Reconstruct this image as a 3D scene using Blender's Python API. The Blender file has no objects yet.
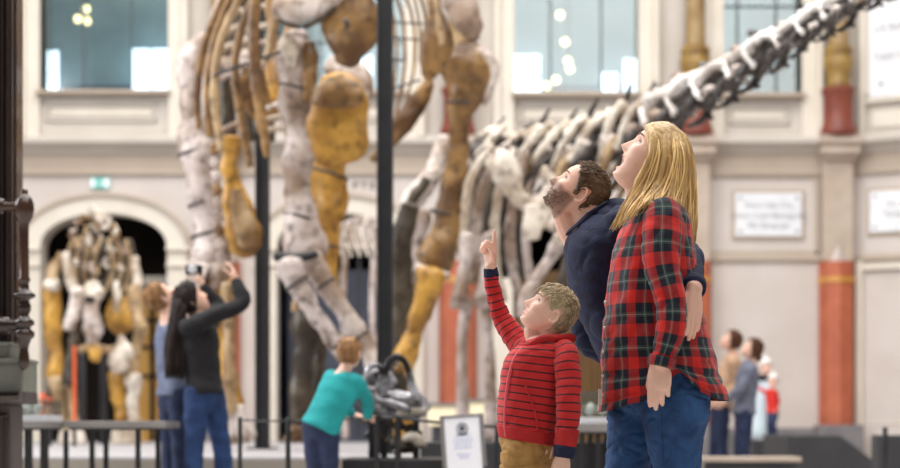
import bpy, bmesh, math, random
from mathutils import Vector as V, Matrix, noise
from math import sin, cos, pi, sqrt

random.seed(7)
SC = bpy.context.scene
COL = SC.collection
F, CX, CY, CZ = 1700.0, 450.0, 430.0, 0.65      # focal length in px, principal point, camera height


def P(x, y, d):
    return V(((x - CX) * d / F, d, CZ + (CY - y) * d / F))


def lerp(a, b, t):
    return a + (b - a) * t


def sstep(t):
    t = max(0.0, min(1.0, t))
    return t * t * (3 - 2 * t)


def rgb(r, g, b):
    def c(v):
        v /= 255.0
        return v / 12.92 if v <= .04045 else ((v + .055) / 1.055) ** 2.4
    return (c(r), c(g), c(b), 1.0)


# ------------------------------------------------------------------ materials
def mat(name, col, rough=.6, col2=None, scale=4.0, bump=0.0, bscale=None, spec=.5, metal=0.0, stretch=None, detail=4,
        contrast=(.35, .65), coat=0.0, trans=0.0, emit=None, estr=0.0, coord='Object', attr=None, sss=0.0):
    m = bpy.data.materials.new(name)
    m.use_nodes = True
    nt = m.node_tree
    b = nt.nodes['Principled BSDF']
    b.inputs['Base Color'].default_value = col
    b.inputs['Roughness'].default_value = rough
    b.inputs['Metallic'].default_value = metal
    b.inputs['Specular IOR Level'].default_value = spec
    b.inputs['Coat Weight'].default_value = coat
    b.inputs['Transmission Weight'].default_value = trans
    if sss:
        b.inputs['Subsurface Weight'].default_value = sss
        b.inputs['Subsurface Radius'].default_value = (.012, .004, .002)
        b.inputs['Subsurface Scale'].default_value = 1.0
    if emit:
        b.inputs['Emission Color'].default_value = emit
        b.inputs['Emission Strength'].default_value = estr
    tc = nt.nodes.new('ShaderNodeTexCoord')
    src = tc.outputs[coord]
    if stretch:
        mp = nt.nodes.new('ShaderNodeMapping')
        mp.inputs['Scale'].default_value = stretch
        nt.links.new(src, mp.inputs['Vector'])
        src = mp.outputs['Vector']
    out = None
    if attr:
        at = nt.nodes.new('ShaderNodeVertexColor')
        at.layer_name = attr
        out = at.outputs['Color']
    if col2:
        nz = nt.nodes.new('ShaderNodeTexNoise')
        nz.inputs['Scale'].default_value = scale
        nz.inputs['Detail'].default_value = detail
        nt.links.new(src, nz.inputs['Vector'])
        mr = nt.nodes.new('ShaderNodeMapRange')
        mr.inputs['From Min'].default_value, mr.inputs['From Max'].default_value = contrast
        nt.links.new(nz.outputs['Fac'], mr.inputs['Value'])
        mx = nt.nodes.new('ShaderNodeMix')
        mx.data_type = 'RGBA'
        mx.inputs[6].default_value = col
        mx.inputs[7].default_value = col2
        if out is not None:
            mx.blend_type = 'MULTIPLY'
            nt.links.new(out, mx.inputs[6])
        nt.links.new(mr.outputs['Result'], mx.inputs[0])
        out = mx.outputs[2]
    if out is not None:
        nt.links.new(out, b.inputs['Base Color'])
    if bump:
        nb = nt.nodes.new('ShaderNodeTexNoise')
        nb.inputs['Scale'].default_value = bscale or scale * 3
        nb.inputs['Detail'].default_value = 5
        nt.links.new(src, nb.inputs['Vector'])
        bp = nt.nodes.new('ShaderNodeBump')
        bp.inputs['Strength'].default_value = bump
        bp.inputs['Distance'].default_value = .02
        nt.links.new(nb.outputs['Fac'], bp.inputs['Height'])
        nt.links.new(bp.outputs['Normal'], b.inputs['Normal'])
    return m


# ------------------------------------------------------------------ mesh builder
def catmull(a, b, c, d, t):
    return (b * 2 + (c - a) * t + (a * 2 - b * 5 + c * 4 - d) * (t * t) + (b * 3 - a - c * 3 + d) * (t * t * t)) * .5


def spline(vals, sub):
    if len(vals) < 3 or sub < 2:
        sub2 = max(1, sub)
        o = []
        for i in range(len(vals) - 1):
            for k in range(sub2):
                o.append(lerp(vals[i], vals[i + 1], k / sub2))
        return o + [vals[-1]]
    o = []
    n = len(vals)
    for i in range(n - 1):
        a = vals[i - 1] if i else vals[0] * 2 - vals[1]
        d = vals[i + 2] if i + 2 < n else vals[n - 1] * 2 - vals[n - 2]
        for k in range(sub):
            o.append(catmull(a, vals[i], vals[i + 1], d, k / sub))
    return o + [vals[-1]]


def root_origin(o):
    p = V((0, 0, 0))
    while o is not None:
        p = p + o.location
        o = o.parent
    return p


class MB:
    def __init__(s):
        s.v, s.f, s.u = [], [], []

    def grid(s, rings, caps=(True, True), uv=None, wrap=True):
        """rings: equal-length lists of points, skinned one to the next."""
        o = len(s.v)
        n = len(rings[0])
        for r in rings:
            s.v.extend(r)
        for i in range(len(rings) - 1):
            for k in range(n if wrap else n - 1):
                k2 = (k + 1) % n
                s.f.append((o + i * n + k, o + i * n + k2, o + (i + 1) * n + k2, o + (i + 1) * n + k))
                if uv:
                    u0, u1 = k / n, (k + 1) / n
                    s.u.append(((u0 * uv[i][0], uv[i][1]), (u1 * uv[i][0], uv[i][1]), (u1 * uv[i + 1][0], uv[i + 1][1]), (u0 * uv[i + 1][0], uv[i + 1][1])))
                else:
                    s.u.append(None)
        if caps[0]:
            s.f.append(tuple(o + k for k in reversed(range(n))))
            s.u.append(None)
        if caps[1]:
            q = o + (len(rings) - 1) * n
            s.f.append(tuple(q + k for k in range(n)))
            s.u.append(None)
        return s

    def tone(s, start, val):
        for i in range(start, len(s.f)):
            s.u[i] = tuple((val, .5) for _ in s.f[i])
        return s

    def sweep(s, pts, rad, ref=None, n=12, sub=4, cap='round', disp=None, expo=2.0, uv=False, uper=None, phase=0.0, v0=0.0):
        pts = [V(p) for p in pts]
        rad = [(r, r) if not isinstance(r, (tuple, list)) else r for r in rad]
        C = spline(pts, sub)
        Ra = spline([r[0] for r in rad], sub)
        Rb = spline([r[1] for r in rad], sub)
        m = len(C)
        T = []
        for i in range(m):
            t = C[min(i + 1, m - 1)] - C[max(i - 1, 0)]
            T.append(t.normalized() if t.length > 1e-9 else V((0, 0, 1)))
        if ref is None:
            g = V((0, 1, 0)) if abs(T[0].y) < .8 else V((1, 0, 0))
            refs, A = [], (g - T[0] * g.dot(T[0])).normalized()
            for i in range(m):
                A = A - T[i] * A.dot(T[i])
                A = A.normalized() if A.length > 1e-6 else V((1, 0, 0))
                refs.append(A)
        else:
            refs = []
            ref = V(ref)
            for i in range(m):
                A = ref - T[i] * ref.dot(T[i])
                if A.length < 1e-3:
                    A = refs[-1] if refs else T[i].orthogonal()
                refs.append(A.normalized())
        rings, uvs = [], []
        vlen = v0
        ex = 2.0 / expo

        def ring(c, A, B, a, b, u):
            r = []
            for k in range(n):
                g = 2 * pi * k / n + phase
                x, y = cos(g), sin(g)
                if expo != 2.0:
                    x = math.copysign(abs(x) ** ex, x)
                    y = math.copysign(abs(y) ** ex, y)
                off = A * (a * x) + B * (b * y)
                p = c + off
                if disp:
                    nn = off.normalized() if off.length > 1e-9 else off
                    p = p + nn * disp(p, u, g)
                r.append(p)
            return r
        per = uper or 2 * pi * (sum(Ra) + sum(Rb)) / (2 * m)

        def capr(i, sgn):
            A, B = refs[i], T[i].cross(refs[i])
            h = min(Ra[i], Rb[i]) * .8
            o = []
            for q in (.35, .7, .93):
                o.append((ring(C[i] + T[i] * (sgn * h * q), A, B, Ra[i] * sqrt(1 - q * q), Rb[i] * sqrt(1 - q * q), 0 if sgn < 0 else 1)))
            return o
        if cap == 'round':
            for r in reversed(capr(0, -1)):
                rings.append(r)
                uvs.append((per, v0))
        for i in range(m):
            if i:
                vlen += (C[i] - C[i - 1]).length
            rings.append(ring(C[i], refs[i], T[i].cross(refs[i]), Ra[i], Rb[i], i / (m - 1)))
            uvs.append((per, vlen))
        if cap == 'round':
            for r in capr(m - 1, 1):
                rings.append(r)
                uvs.append((per, vlen))
        s.grid(rings, (cap != 'open', cap != 'open'), uvs if uv else None)
        return s

    def loft(s, rings, n=32, sub=3, expo=2.2, disp=None, uv=False, cap=True, phase=0.0, uper=None):
        """rings: (centre, half-axis a, half-axis b) with explicit axes."""
        C = spline([V(r[0]) for r in rings], sub)
        A = spline([V(r[1]) for r in rings], sub)
        B = spline([V(r[2]) for r in rings], sub)
        ex = 2.0 / expo
        out, uvs, vl = [], [], 0.0
        per = uper or 2 * pi * sum(a.length + b.length for a, b in zip(A, B)) / (2 * len(A))
        for i in range(len(C)):
            if i:
                vl += (C[i] - C[i - 1]).length
            r = []
            for k in range(n):
                g = 2 * pi * k / n + phase
                x, y = cos(g), sin(g)
                x = math.copysign(abs(x) ** ex, x)
                y = math.copysign(abs(y) ** ex, y)
                off = A[i] * x + B[i] * y
                p = C[i] + off
                if disp:
                    q = disp(p, i / (len(C) - 1), g)
                    p = p + (off.normalized() * q if isinstance(q, float) else q)
                r.append(p)
            out.append(r)
            uvs.append((per, vl))
        s.grid(out, cap if isinstance(cap, tuple) else (cap, cap), uvs if uv else None)
        return s

    def box(s, p0, p1):
        x0, y0, z0 = p0
        x1, y1, z1 = p1
        o = len(s.v)
        s.v += [V(q) for q in ((x0, y0, z0), (x1, y0, z0), (x1, y1, z0), (x0, y1, z0), (x0, y0, z1), (x1, y0, z1), (x1, y1, z1), (x0, y1, z1))]
        for q in ((3, 2, 1, 0), (4, 5, 6, 7), (0, 1, 5, 4), (1, 2, 6, 5), (2, 3, 7, 6), (3, 0, 4, 7)):
            s.f.append(tuple(o + i for i in q))
            s.u.append(None)
        return s

    def beam(s, a, b, w, h, up=(0, 0, 1)):
        a, b = V(a), V(b)
        t = (b - a).normalized()
        sd = t.cross(V(up)).normalized()
        u = sd.cross(t)
        rr = [[c + sd * (x * w / 2) + u * (y * h / 2) for x, y in ((-1, -1), (1, -1), (1, 1), (-1, 1))] for c in (a, b)]
        return s.grid(rr)

    def ball(s, c, r, n=14, m=9, ax=None, disp=None):
        if not isinstance(r, (tuple, list)):
            r = (r, r, r)
        ax = ax or (V((1, 0, 0)), V((0, 1, 0)), V((0, 0, 1)))
        c = V(c)
        rings = []
        for i in range(m + 1):
            th = pi * (i + .02) / (m + .04)
            rr = []
            for k in range(n):
                g = 2 * pi * k / n
                d = ax[0] * (r[0] * sin(th) * cos(g)) + ax[1] * (r[1] * sin(th) * sin(g)) + ax[2] * (-r[2] * cos(th))
                p = c + d
                if disp:
                    p = p + d.normalized() * disp(p, 0, g)
                rr.append(p)
            rings.append(rr)
        return s.grid(rings)

    def lathe(s, c, prof, n=24, axis=(0, 0, 1)):
        """prof: (radius, height) pairs from the bottom up."""
        c = V(c)
        ax = V(axis).normalized()
        A = ax.orthogonal().normalized()
        B = ax.cross(A)
        return s.grid([[c + ax * h + A * (max(r, 1e-4) * cos(2 * pi * k / n)) + B * (max(r, 1e-4) * sin(2 * pi * k / n)) for k in range(n)] for r, h in prof])

    def prism(s, poly, y0, y1):
        """poly: (x, z) outline, extruded along Y."""
        o = len(s.v)
        n = len(poly)
        s.v += [V((x, y0, z)) for x, z in poly] + [V((x, y1, z)) for x, z in poly]
        s.f.append(tuple(o + k for k in range(n)))
        s.f.append(tuple(o + n + k for k in reversed(range(n))))
        s.u += [None, None]
        for k in range(n):
            q = (k + 1) % n
            s.f.append((o + k, o + n + k, o + n + q, o + q))
            s.u.append(None)
        return s

    def xform(s, M, start=0):
        for i in range(start, len(s.v)):
            s.v[i] = M @ s.v[i]
        return s

    def mesh(s, name, origin):
        me = bpy.data.meshes.new(name)
        me.from_pydata([tuple(p - origin) for p in s.v], [], s.f)
        if any(s.u):
            ul = me.uv_layers.new(name='UVMap')
            li = 0
            for f, u in zip(s.f, s.u):
                for j in range(len(f)):
                    if u:
                        ul.data[li].uv = u[j]
                    li += 1
        return me

    def build(s, name, m, parent=None, smooth=True, bevel=0.0, origin=None, fix=True, label=None):
        if origin is None:
            origin = root_origin(parent) if parent else V((0, 0, 0))
        me = s.mesh(name, origin)
        if fix:
            bm = bmesh.new()
            bm.from_mesh(me)
            bmesh.ops.recalc_face_normals(bm, faces=bm.faces)
            bm.to_mesh(me)
            bm.free()
        if smooth:
            me.polygons.foreach_set('use_smooth', [True] * len(me.polygons))
        me.materials.append(m)
        o = bpy.data.objects.new(name, me)
        COL.objects.link(o)
        if parent:
            o.parent = parent
        else:
            o.location = origin
        if bevel:
            bv = o.modifiers.new('bevel', 'BEVEL')
            bv.width = bevel
            bv.segments = 2
            bv.limit_method = 'ANGLE'
        if label:
            o['label'] = label
        return o


def remesh(mb, voxel, name, m, parent, it=6, color=None, wrinkle=None, post=None):
    """One continuous skin over everything in mb."""
    origin = root_origin(parent)
    me = mb.mesh('tmp', origin)
    bm = bmesh.new()
    bm.from_mesh(me)
    bmesh.ops.recalc_face_normals(bm, faces=bm.faces)
    bm.to_mesh(me)
    bm.free()
    t = bpy.data.objects.new('tmp', me)
    COL.objects.link(t)
    r = t.modifiers.new('r', 'REMESH')
    r.mode = 'VOXEL'
    r.voxel_size = voxel
    r.use_smooth_shade = True
    if it:
        sm = t.modifiers.new('s', 'SMOOTH')
        sm.factor = .5
        sm.iterations = it
    dg = bpy.context.evaluated_depsgraph_get()
    out = bpy.data.meshes.new_from_object(t.evaluated_get(dg))
    out.name = name
    bpy.data.objects.remove(t)
    bpy.data.meshes.remove(me)
    if wrinkle:
        nrm = [v.normal.copy() for v in out.vertices]
        for v, q in zip(out.vertices, nrm):
            v.co = v.co + q * wrinkle(v.co + origin)
    if color:
        ca = out.color_attributes.new('Col', 'FLOAT_COLOR', 'POINT')
        buf = []
        for v in out.vertices:
            buf.extend(color(v.co + origin))
        ca.data.foreach_set('color', buf)
    out.polygons.foreach_set('use_smooth', [True] * len(out.polygons))
    out.materials.clear()
    out.materials.append(m)
    o = bpy.data.objects.new(name, out)
    COL.objects.link(o)
    o.parent = parent
    return o


def thing(name, label, cat, loc, group=None):
    o = bpy.data.objects.new(name, None)
    o.empty_display_size = .1
    COL.objects.link(o)
    o.location = loc
    o['label'] = label
    o['category'] = cat
    if group:
        o['group'] = group
    bpy.context.view_layer.update()
    return o


def tag(o, label, cat, group=None):
    o['label'] = label
    o['category'] = cat
    if group:
        o['group'] = group
    return o


def struct(o):
    o['kind'] = 'structure'
    return o


def nz(p, s):
    return noise.noise(V(p) * s)


def text(body, size, name, m, parent, loc, rot, ext=.002, align='CENTER', bold=0.0):
    cu = bpy.data.curves.new('t', 'FONT')
    cu.body = body
    cu.size = size
    cu.extrude = ext
    cu.offset = bold
    cu.align_x = align
    cu.align_y = 'CENTER'
    t = bpy.data.objects.new('t', cu)
    COL.objects.link(t)
    dg = bpy.context.evaluated_depsgraph_get()
    me = bpy.data.meshes.new_from_object(t.evaluated_get(dg))
    bpy.data.objects.remove(t)
    me.materials.clear()
    me.materials.append(m)
    o = bpy.data.objects.new(name, me)
    COL.objects.link(o)
    o.parent = parent
    o.location = V(loc) - (root_origin(parent) if parent else V((0, 0, 0)))
    o.rotation_euler = rot
    return o


def folds(p, sc=6.0, amp=.008, wid=3.2):
    """soft swell plus narrow creases running aslant."""
    p = V((p.x + .35 * p.z, p.y, p.z * 1.5 - .3 * p.x)) * sc
    n = noise.noise(p)
    n2 = noise.noise(p * 1.9 + V((7, 3, 1)))
    return amp * (.9 * n - 1.1 * max(0.0, 1 - abs(n2) * wid * 1.3) + .35 * noise.noise(p * 3.1))
# ------------------------------------------------------------------ hall
M_WALL = mat('plaster_greige', rgb(206, 197, 192), .8, rgb(198, 188, 182), 1.2, .05)
M_WALL2 = mat('plaster_beige', rgb(186, 172, 158), .8, rgb(178, 163, 148), 1.2, .05)
M_UPPER = mat('plaster_upper', rgb(202, 195, 187), .8, rgb(194, 186, 177), 1.0, .05)
M_CREAM = mat('cream_paint', rgb(222, 214, 202), .55, rgb(215, 206, 192), 2.0, .03)
M_STONE = mat('warm_stone', rgb(190, 174, 160), .75, rgb(178, 161, 146), 3.0, .1)
M_TERRA = mat('terracotta', rgb(186, 102, 72), .55, rgb(168, 88, 60), 2.5, .06)
M_REDPED = mat('red_marble', rgb(142, 74, 56), .45, rgb(118, 56, 44), 3.0, .06)
M_OCHRE = mat('ochre_stone', rgb(168, 142, 100), .5, rgb(142, 112, 70), 3.0, .1)
M_OCHRE2 = mat('ochre_carved', rgb(162, 130, 68), .45, rgb(122, 92, 44), 4.0, .15)
M_GOLD = mat('gold_band', rgb(204, 150, 76), .4, rgb(190, 130, 60), 5.0)
M_PLINTH = mat('grey_plinth', rgb(128, 124, 126), .6, rgb(110, 106, 110), 3.0)
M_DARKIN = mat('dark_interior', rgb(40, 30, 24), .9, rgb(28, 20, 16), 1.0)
M_SLATE = mat('slate_blue_panel', rgb(62, 66, 82), .7, rgb(52, 56, 70), 1.5)
M_BROWNW = mat('brown_wood', rgb(104, 72, 26), .5, rgb(84, 56, 18), 2.0, .05, stretch=(6, 6, .6))
M_GOLDW = mat('golden_wood', rgb(206, 158, 72), .5, rgb(184, 132, 50), 2.0, .05, stretch=(6, 6, .6))
M_FLOOR = mat('terrazzo_floor', rgb(196, 190, 186), .3, rgb(182, 176, 172), 3.0)
M_PODIUM = mat('pale_podium', rgb(168, 165, 168), .6, rgb(154, 150, 152), 2.0)
M_EDGE = mat('podium_edge', rgb(150, 142, 132), .6)
M_BLACK = mat('black_metal', rgb(30, 30, 33), .45, rgb(38, 38, 41), 6.0)
M_CHAR = mat('charcoal_board', rgb(62, 62, 66), .6, rgb(54, 54, 58), 3.0)
M_WHITE = mat('white_marble', rgb(232, 233, 238), .4, rgb(222, 224, 230), 3.0)
M_INK = mat('grey_ink', rgb(138, 138, 144), .7)
M_LETTER = mat('dark_lettering', rgb(74, 70, 68), .7)
M_TEAL = mat('teal_sign', rgb(40, 160, 150), .5, emit=rgb(40, 160, 150), estr=.25)
M_SIGNW = mat('sign_white', rgb(225, 240, 240), .5, emit=rgb(225, 240, 240), estr=.3)
M_GALL = mat('gallery_wall', rgb(178, 194, 196), .9, rgb(138, 158, 164), .9, contrast=(.3, .7))
M_GALD = mat('gallery_dado', rgb(84, 112, 136), .7, rgb(40, 64, 88), 1.1, contrast=(.3, .7))
M_GLINT = mat('reflection_pane', rgb(240, 248, 255), .5, emit=rgb(238, 246, 255), estr=3.2)  # glow put in for bright reflections in the upper panes
M_LAMPGLINT = mat('lamp_reflection_glow', rgb(255, 226, 170), .5, emit=rgb(255, 220, 160), estr=5.0)  # glow put in for warm lamp reflections
M_LEAD = mat('window_bar', rgb(70, 78, 84), .5)


def glass(name, tint, gl=.12):
    m = bpy.data.materials.new(name)
    m.use_nodes = True
    nt = m.node_tree
    nt.nodes.clear()
    o = nt.nodes.new('ShaderNodeOutputMaterial')
    t = nt.nodes.new('ShaderNodeBsdfTransparent')
    t.inputs[0].default_value = tint
    g = nt.nodes.new('ShaderNodeBsdfGlossy')
    g.inputs['Roughness'].default_value = .08
    mx = nt.nodes.new('ShaderNodeMixShader')
    fr = nt.nodes.new('ShaderNodeLayerWeight')
    fr.inputs['Blend'].default_value = .25
    mr = nt.nodes.new('ShaderNodeMapRange')
    mr.inputs['To Min'].default_value = gl
    mr.inputs['To Max'].default_value = .8
    nt.links.new(fr.outputs['Fresnel'], mr.inputs['Value'])
    nt.links.new(mr.outputs['Result'], mx.inputs[0])
    nt.links.new(t.outputs[0], mx.inputs[1])
    nt.links.new(g.outputs[0], mx.inputs[2])
    nt.links.new(mx.outputs[0], o.inputs['Surface'])
    return m


M_PANE = glass('window_glass', (.84, .93, .95, 1), .1)
M_CASEG = glass('case_glass', (.93, .97, .97, 1), .12)

WY = 31.0
S = F / WY


def wx(x):
    return (x - CX) / S


def wz(y):
    return CZ + (CY - y) / S


struct(MB().box((-30, -6, -.2), (30, 36, 0)).build('floor', M_FLOOR, smooth=False))

ARCHES = [(-130.5, 1), (105, 2), (340.5, 3), (576, 4)]
WALL_TOP = wz(-130)


def arch_pts(c, hw, spring, apex, n=28, rev=False):
    o = []
    for k in range(n + 1):
        a = pi - pi * k / n
        o.append((wx(c + hw * cos(a)), wz(spring - (spring - apex) * sin(a) ** .92)))
    return o[::-1] if rev else o


mbw, mbu, mbf = MB(), MB(), MB()
for c, i in ARCHES:
    x0, x1 = wx(c - 117.75), wx(c + 117.75)
    a = arch_pts(c, 64, 248, 213)
    poly = [(x0, 0), (a[0][0], 0)] + a + [(a[-1][0], 0), (x1, 0), (x1, wz(150)), (x0, wz(150))]
    mbw.prism(poly, WY, WY + .5)
    # upper storey round the window
    g0, g1 = wx(c - 64), wx(c + 63)
    for q in ((x0, g0), (g1, x1)):
        mbu.box((q[0], WY, wz(150)), (q[1], WY + .5, WALL_TOP))
    mbu.box((g0, WY, wz(150)), (g1, WY + .5, wz(94)))
    mbu.box((g0, WY, wz(-90)), (g1, WY + .5, WALL_TOP))
# narrow bay
x0, x1 = wx(693.75), wx(853)
mbw.box((x0, WY, 0), (x1, WY + .5, wz(150)))
g0, g1 = wx(722), wx(801)
mbu.box((x0, WY, wz(150)), (g0, WY + .5, WALL_TOP))
mbu.box((g1, WY, wz(150)), (x1, WY + .5, WALL_TOP))
mbu.box((g0, WY, wz(150)), (g1, WY + .5, wz(95)))
mbu.box((g0, WY, wz(-90)), (g1, WY + .5, WALL_TOP))
struct(mbw.build('wall_back', M_WALL, smooth=False))
struct(mbu.build('wall_back_upper', M_UPPER, smooth=False))

XL, XR = wx(-250), wx(853)


def run(name, m, prof, xa=XL, xb=XR):
    """moulding: (out from wall, z) outline run along the wall."""
    r = [[V((x, WY - d, z)) for d, z in prof] for x in (xa, xb)]
    return struct(MB().grid(r).build(name, m, smooth=False))


def C(*pts):
    return [(d, wz(y)) for d, y in pts]


run('trim_1', M_UPPER, C((0, 136), (.10, 136), (.16, 139), (.34, 141), (.34, 145), (.26, 148), (.12, 151), (.1, 154), (0, 154)))
run('trim_2', M_WALL2, C((0, 154), (.05, 154), (.05, 171), (.08, 172), (.08, 175), (0, 175)))
run('trim_3', M_WALL2, C((0, 255), (.05, 255), (.07, 257), (.07, 260), (.05, 262), (0, 262)), wx(700), XR)
run('baseboard_back', M_PLINTH, C((0, 428), (.04, 428), (.05, 432), (.05, 465.6), (0, 465.6)), wx(700), XR)

# arch mouldings and jambs
k = 4
for c, i in ARCHES[1:] + ARCHES[:1]:
    inner = arch_pts(c, 63, 248, 214)
    mid = arch_pts(c, 82, 248, 197)
    for nm, A, B, m, d in (('a', inner, mid, M_CREAM, .14), ('b', arch_pts(c, 81.5, 248, 197.5), arch_pts(c, 85.5, 248, 194), M_WALL2, .2)):
        rr = []
        for p, q in zip(A, B):
            rr.append([V((p[0], WY - d, p[1])), V((q[0], WY - d, q[1])), V((q[0], WY + .02, q[1])), V((p[0], WY + .3, p[1]))])
        struct(MB().grid(rr).build('trim_%d' % (k if k < 30 else k + 20), m, smooth=False))
        k += 1
    mb = MB()
    for sg in (-1, 1):
        a, b = sorted((wx(c + sg * 63), wx(c + sg * 83)))
        mb.box((a, WY - .14, 0), (b, WY + .3, wz(248)))
        a, b = sorted((wx(c + sg * 62.5), wx(c + sg * 86)))
        mb.box((a, WY - .2, wz(268)), (b, WY + .3, wz(264)))
        mb.box((a, WY - .22, wz(252)), (b, WY + .3, wz(247)))
    struct(mb.build('trim_%d' % (k if k < 30 else k + 20), M_CREAM, smooth=False, bevel=.02))
    k += 1

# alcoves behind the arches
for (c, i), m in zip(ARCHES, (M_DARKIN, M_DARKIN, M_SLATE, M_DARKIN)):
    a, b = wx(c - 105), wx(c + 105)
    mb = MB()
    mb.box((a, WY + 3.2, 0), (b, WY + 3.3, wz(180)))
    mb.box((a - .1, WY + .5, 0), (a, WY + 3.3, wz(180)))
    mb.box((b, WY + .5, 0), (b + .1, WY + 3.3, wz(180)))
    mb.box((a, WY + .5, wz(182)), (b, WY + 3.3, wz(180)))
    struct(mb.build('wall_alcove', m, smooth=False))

# golden boarded door and pale beam in the first arch; brown door in the last
d = struct(MB().box((wx(112), WY + 2.0, 0), (wx(172), WY + 2.1, wz(278))).build('door_1', M_GOLDW, smooth=False))
mb = MB()
for x in (112, 131, 150, 168):
    mb.box((wx(x), WY + 1.93, 0), (wx(x + 4), WY + 1.999, wz(278)))
for y in (278, 312, 340, 371):
    mb.box((wx(112), WY + 1.94, wz(y + 3)), (wx(172), WY + 1.998, wz(y)))
mb.build('door_frame', M_DARKIN, d, smooth=False)
struct(MB().box((wx(128), WY + 1.6, wz(277)), (wx(172), WY + 1.9, wz(268))).build('trim_30', M_CREAM, smooth=False))
d = struct(MB().box((wx(515), WY + .6, 0), (wx(637), WY + .7, wz(268))).build('door_2', M_BROWNW, smooth=False))
mb = MB()
for x in (515, 555, 596, 632):
    mb.box((wx(x), WY + .54, 0), (wx(x + 5), WY + .599, wz(268)))
mb.build('door_frame', M_BROWNW, d, smooth=False)
# cream piers and blue-grey panel in the second arch
d = struct(MB().box((wx(284), WY + .8, 0), (wx(400), WY + .9, wz(266))).build('wall_screen', M_SLATE, smooth=False))

# windows
wn = 1


def window(c, hw, top, bot, bars, hbars, n):
    w = struct(MB().box((wx(c - hw), WY + .2, wz(bot)), (wx(c + hw), WY + .22, wz(top))).build('window_%d' % n, M_PANE, smooth=False))
    mb = MB()
    for sg in (-1, 1):
        a, b = sorted((wx(c + sg * hw), wx(c + sg * (hw + 14))))
        mb.box((a, WY - .12, wz(bot + 46)), (b, WY + .3, wz(top)))
        a, b = sorted((wx(c + sg * (hw + 14)), wx(c + sg * (hw + 20))))
        mb.box((a, WY - .2, wz(bot + 46)), (b, WY, wz(top)))
    mb.build('window_frame', M_CREAM, w, smooth=False, bevel=.015)
    mb = MB()
    for x in bars:
        mb.box((wx(x - .8), WY + .15, wz(bot)), (wx(x + .8), WY + .19, wz(top)))
    for y in hbars:
        mb.box((wx(c - hw), WY + .15, wz(y + .6)), (wx(c + hw), WY + .19, wz(y - .6)))
    mb.build('muntin', M_LEAD, w, smooth=False)
    mb = MB()
    mb.box((wx(c - hw - 3), WY - .26, wz(bot + 4)), (wx(c + hw + 3), WY + .2, wz(bot)))
    mb.build('window_sill', M_WALL2, w, smooth=False, bevel=.02)
    # dado panel under the sill: frame and raised field
    mb = MB()
    a, b, t, u = c - hw + 5, c + hw - 12, bot + 11, bot + 30
    for q in ((a, b, t, t + 3), (a, b, u - 3, u), (a, a + 3, t, u), (b - 3, b, t, u)):
        mb.box((wx(q[0]), WY - .05, wz(q[3])), (wx(q[1]), WY, wz(q[2])))
    mb.build('dado_frame', M_UPPER, w, smooth=False, bevel=.015)
    MB().box((wx(a + 5), WY - .03, wz(u - 5)), (wx(b - 5), WY, wz(t + 5))).build('dado_panel', M_CREAM, w, smooth=False, bevel=.015)
    return w


window(105, 64, -90, 92, (82, 130), (), 1)
window(340.5, 64, -90, 92, (320, 365), (40,), 2)
window(576, 62, -90, 94, (551, 602), (), 3)
window(-130.5, 64, -90, 92, (-152, -106), (), 13)
window(762, 39, -90, 95, (739, 778), (4,), 4)

# added backs behind the windows, toned like the reflections in the glass
for c, hw, dado in ((-130.5, 100, 50), (105, 100, 50), (340.5, 100, 55), (576, 100, 50), (762, 70, 60)):
    struct(MB().box((wx(c - hw), WY + 3.5, wz(110)), (wx(c + hw), WY + 3.6, wz(-150))).build('wall_gallery', M_GALL, smooth=False))
    if c != 762:
        struct(MB().box((wx(c - hw), WY + 3.2, wz(110)), (wx(c + hw), WY + 3.5, wz(dado))).build('wall_gallery_dado', M_GALD, smooth=False))
    struct(MB().box((wx(c - hw), WY + .5, wz(101)), (wx(c + hw), WY + 3.6, wz(98))).build('floor_gallery', M_GALD, smooth=False))


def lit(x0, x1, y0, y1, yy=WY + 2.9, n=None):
    """added glowing pane standing in for a bright reflection, with its own bars."""
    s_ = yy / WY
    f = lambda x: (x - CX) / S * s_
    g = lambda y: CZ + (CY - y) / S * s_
    w = struct(MB().box((f(x0), yy, g(y1)), (f(x1), yy + .05, g(y0))).build('window_%d' % n, M_GLINT, smooth=False))  # added pane imitating a reflection, not an opening
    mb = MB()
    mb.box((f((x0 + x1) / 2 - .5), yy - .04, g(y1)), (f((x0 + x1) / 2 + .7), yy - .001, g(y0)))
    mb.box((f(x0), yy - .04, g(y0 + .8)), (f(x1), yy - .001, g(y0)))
    mb.build('muntin', M_LEAD, w, smooth=False)


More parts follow.
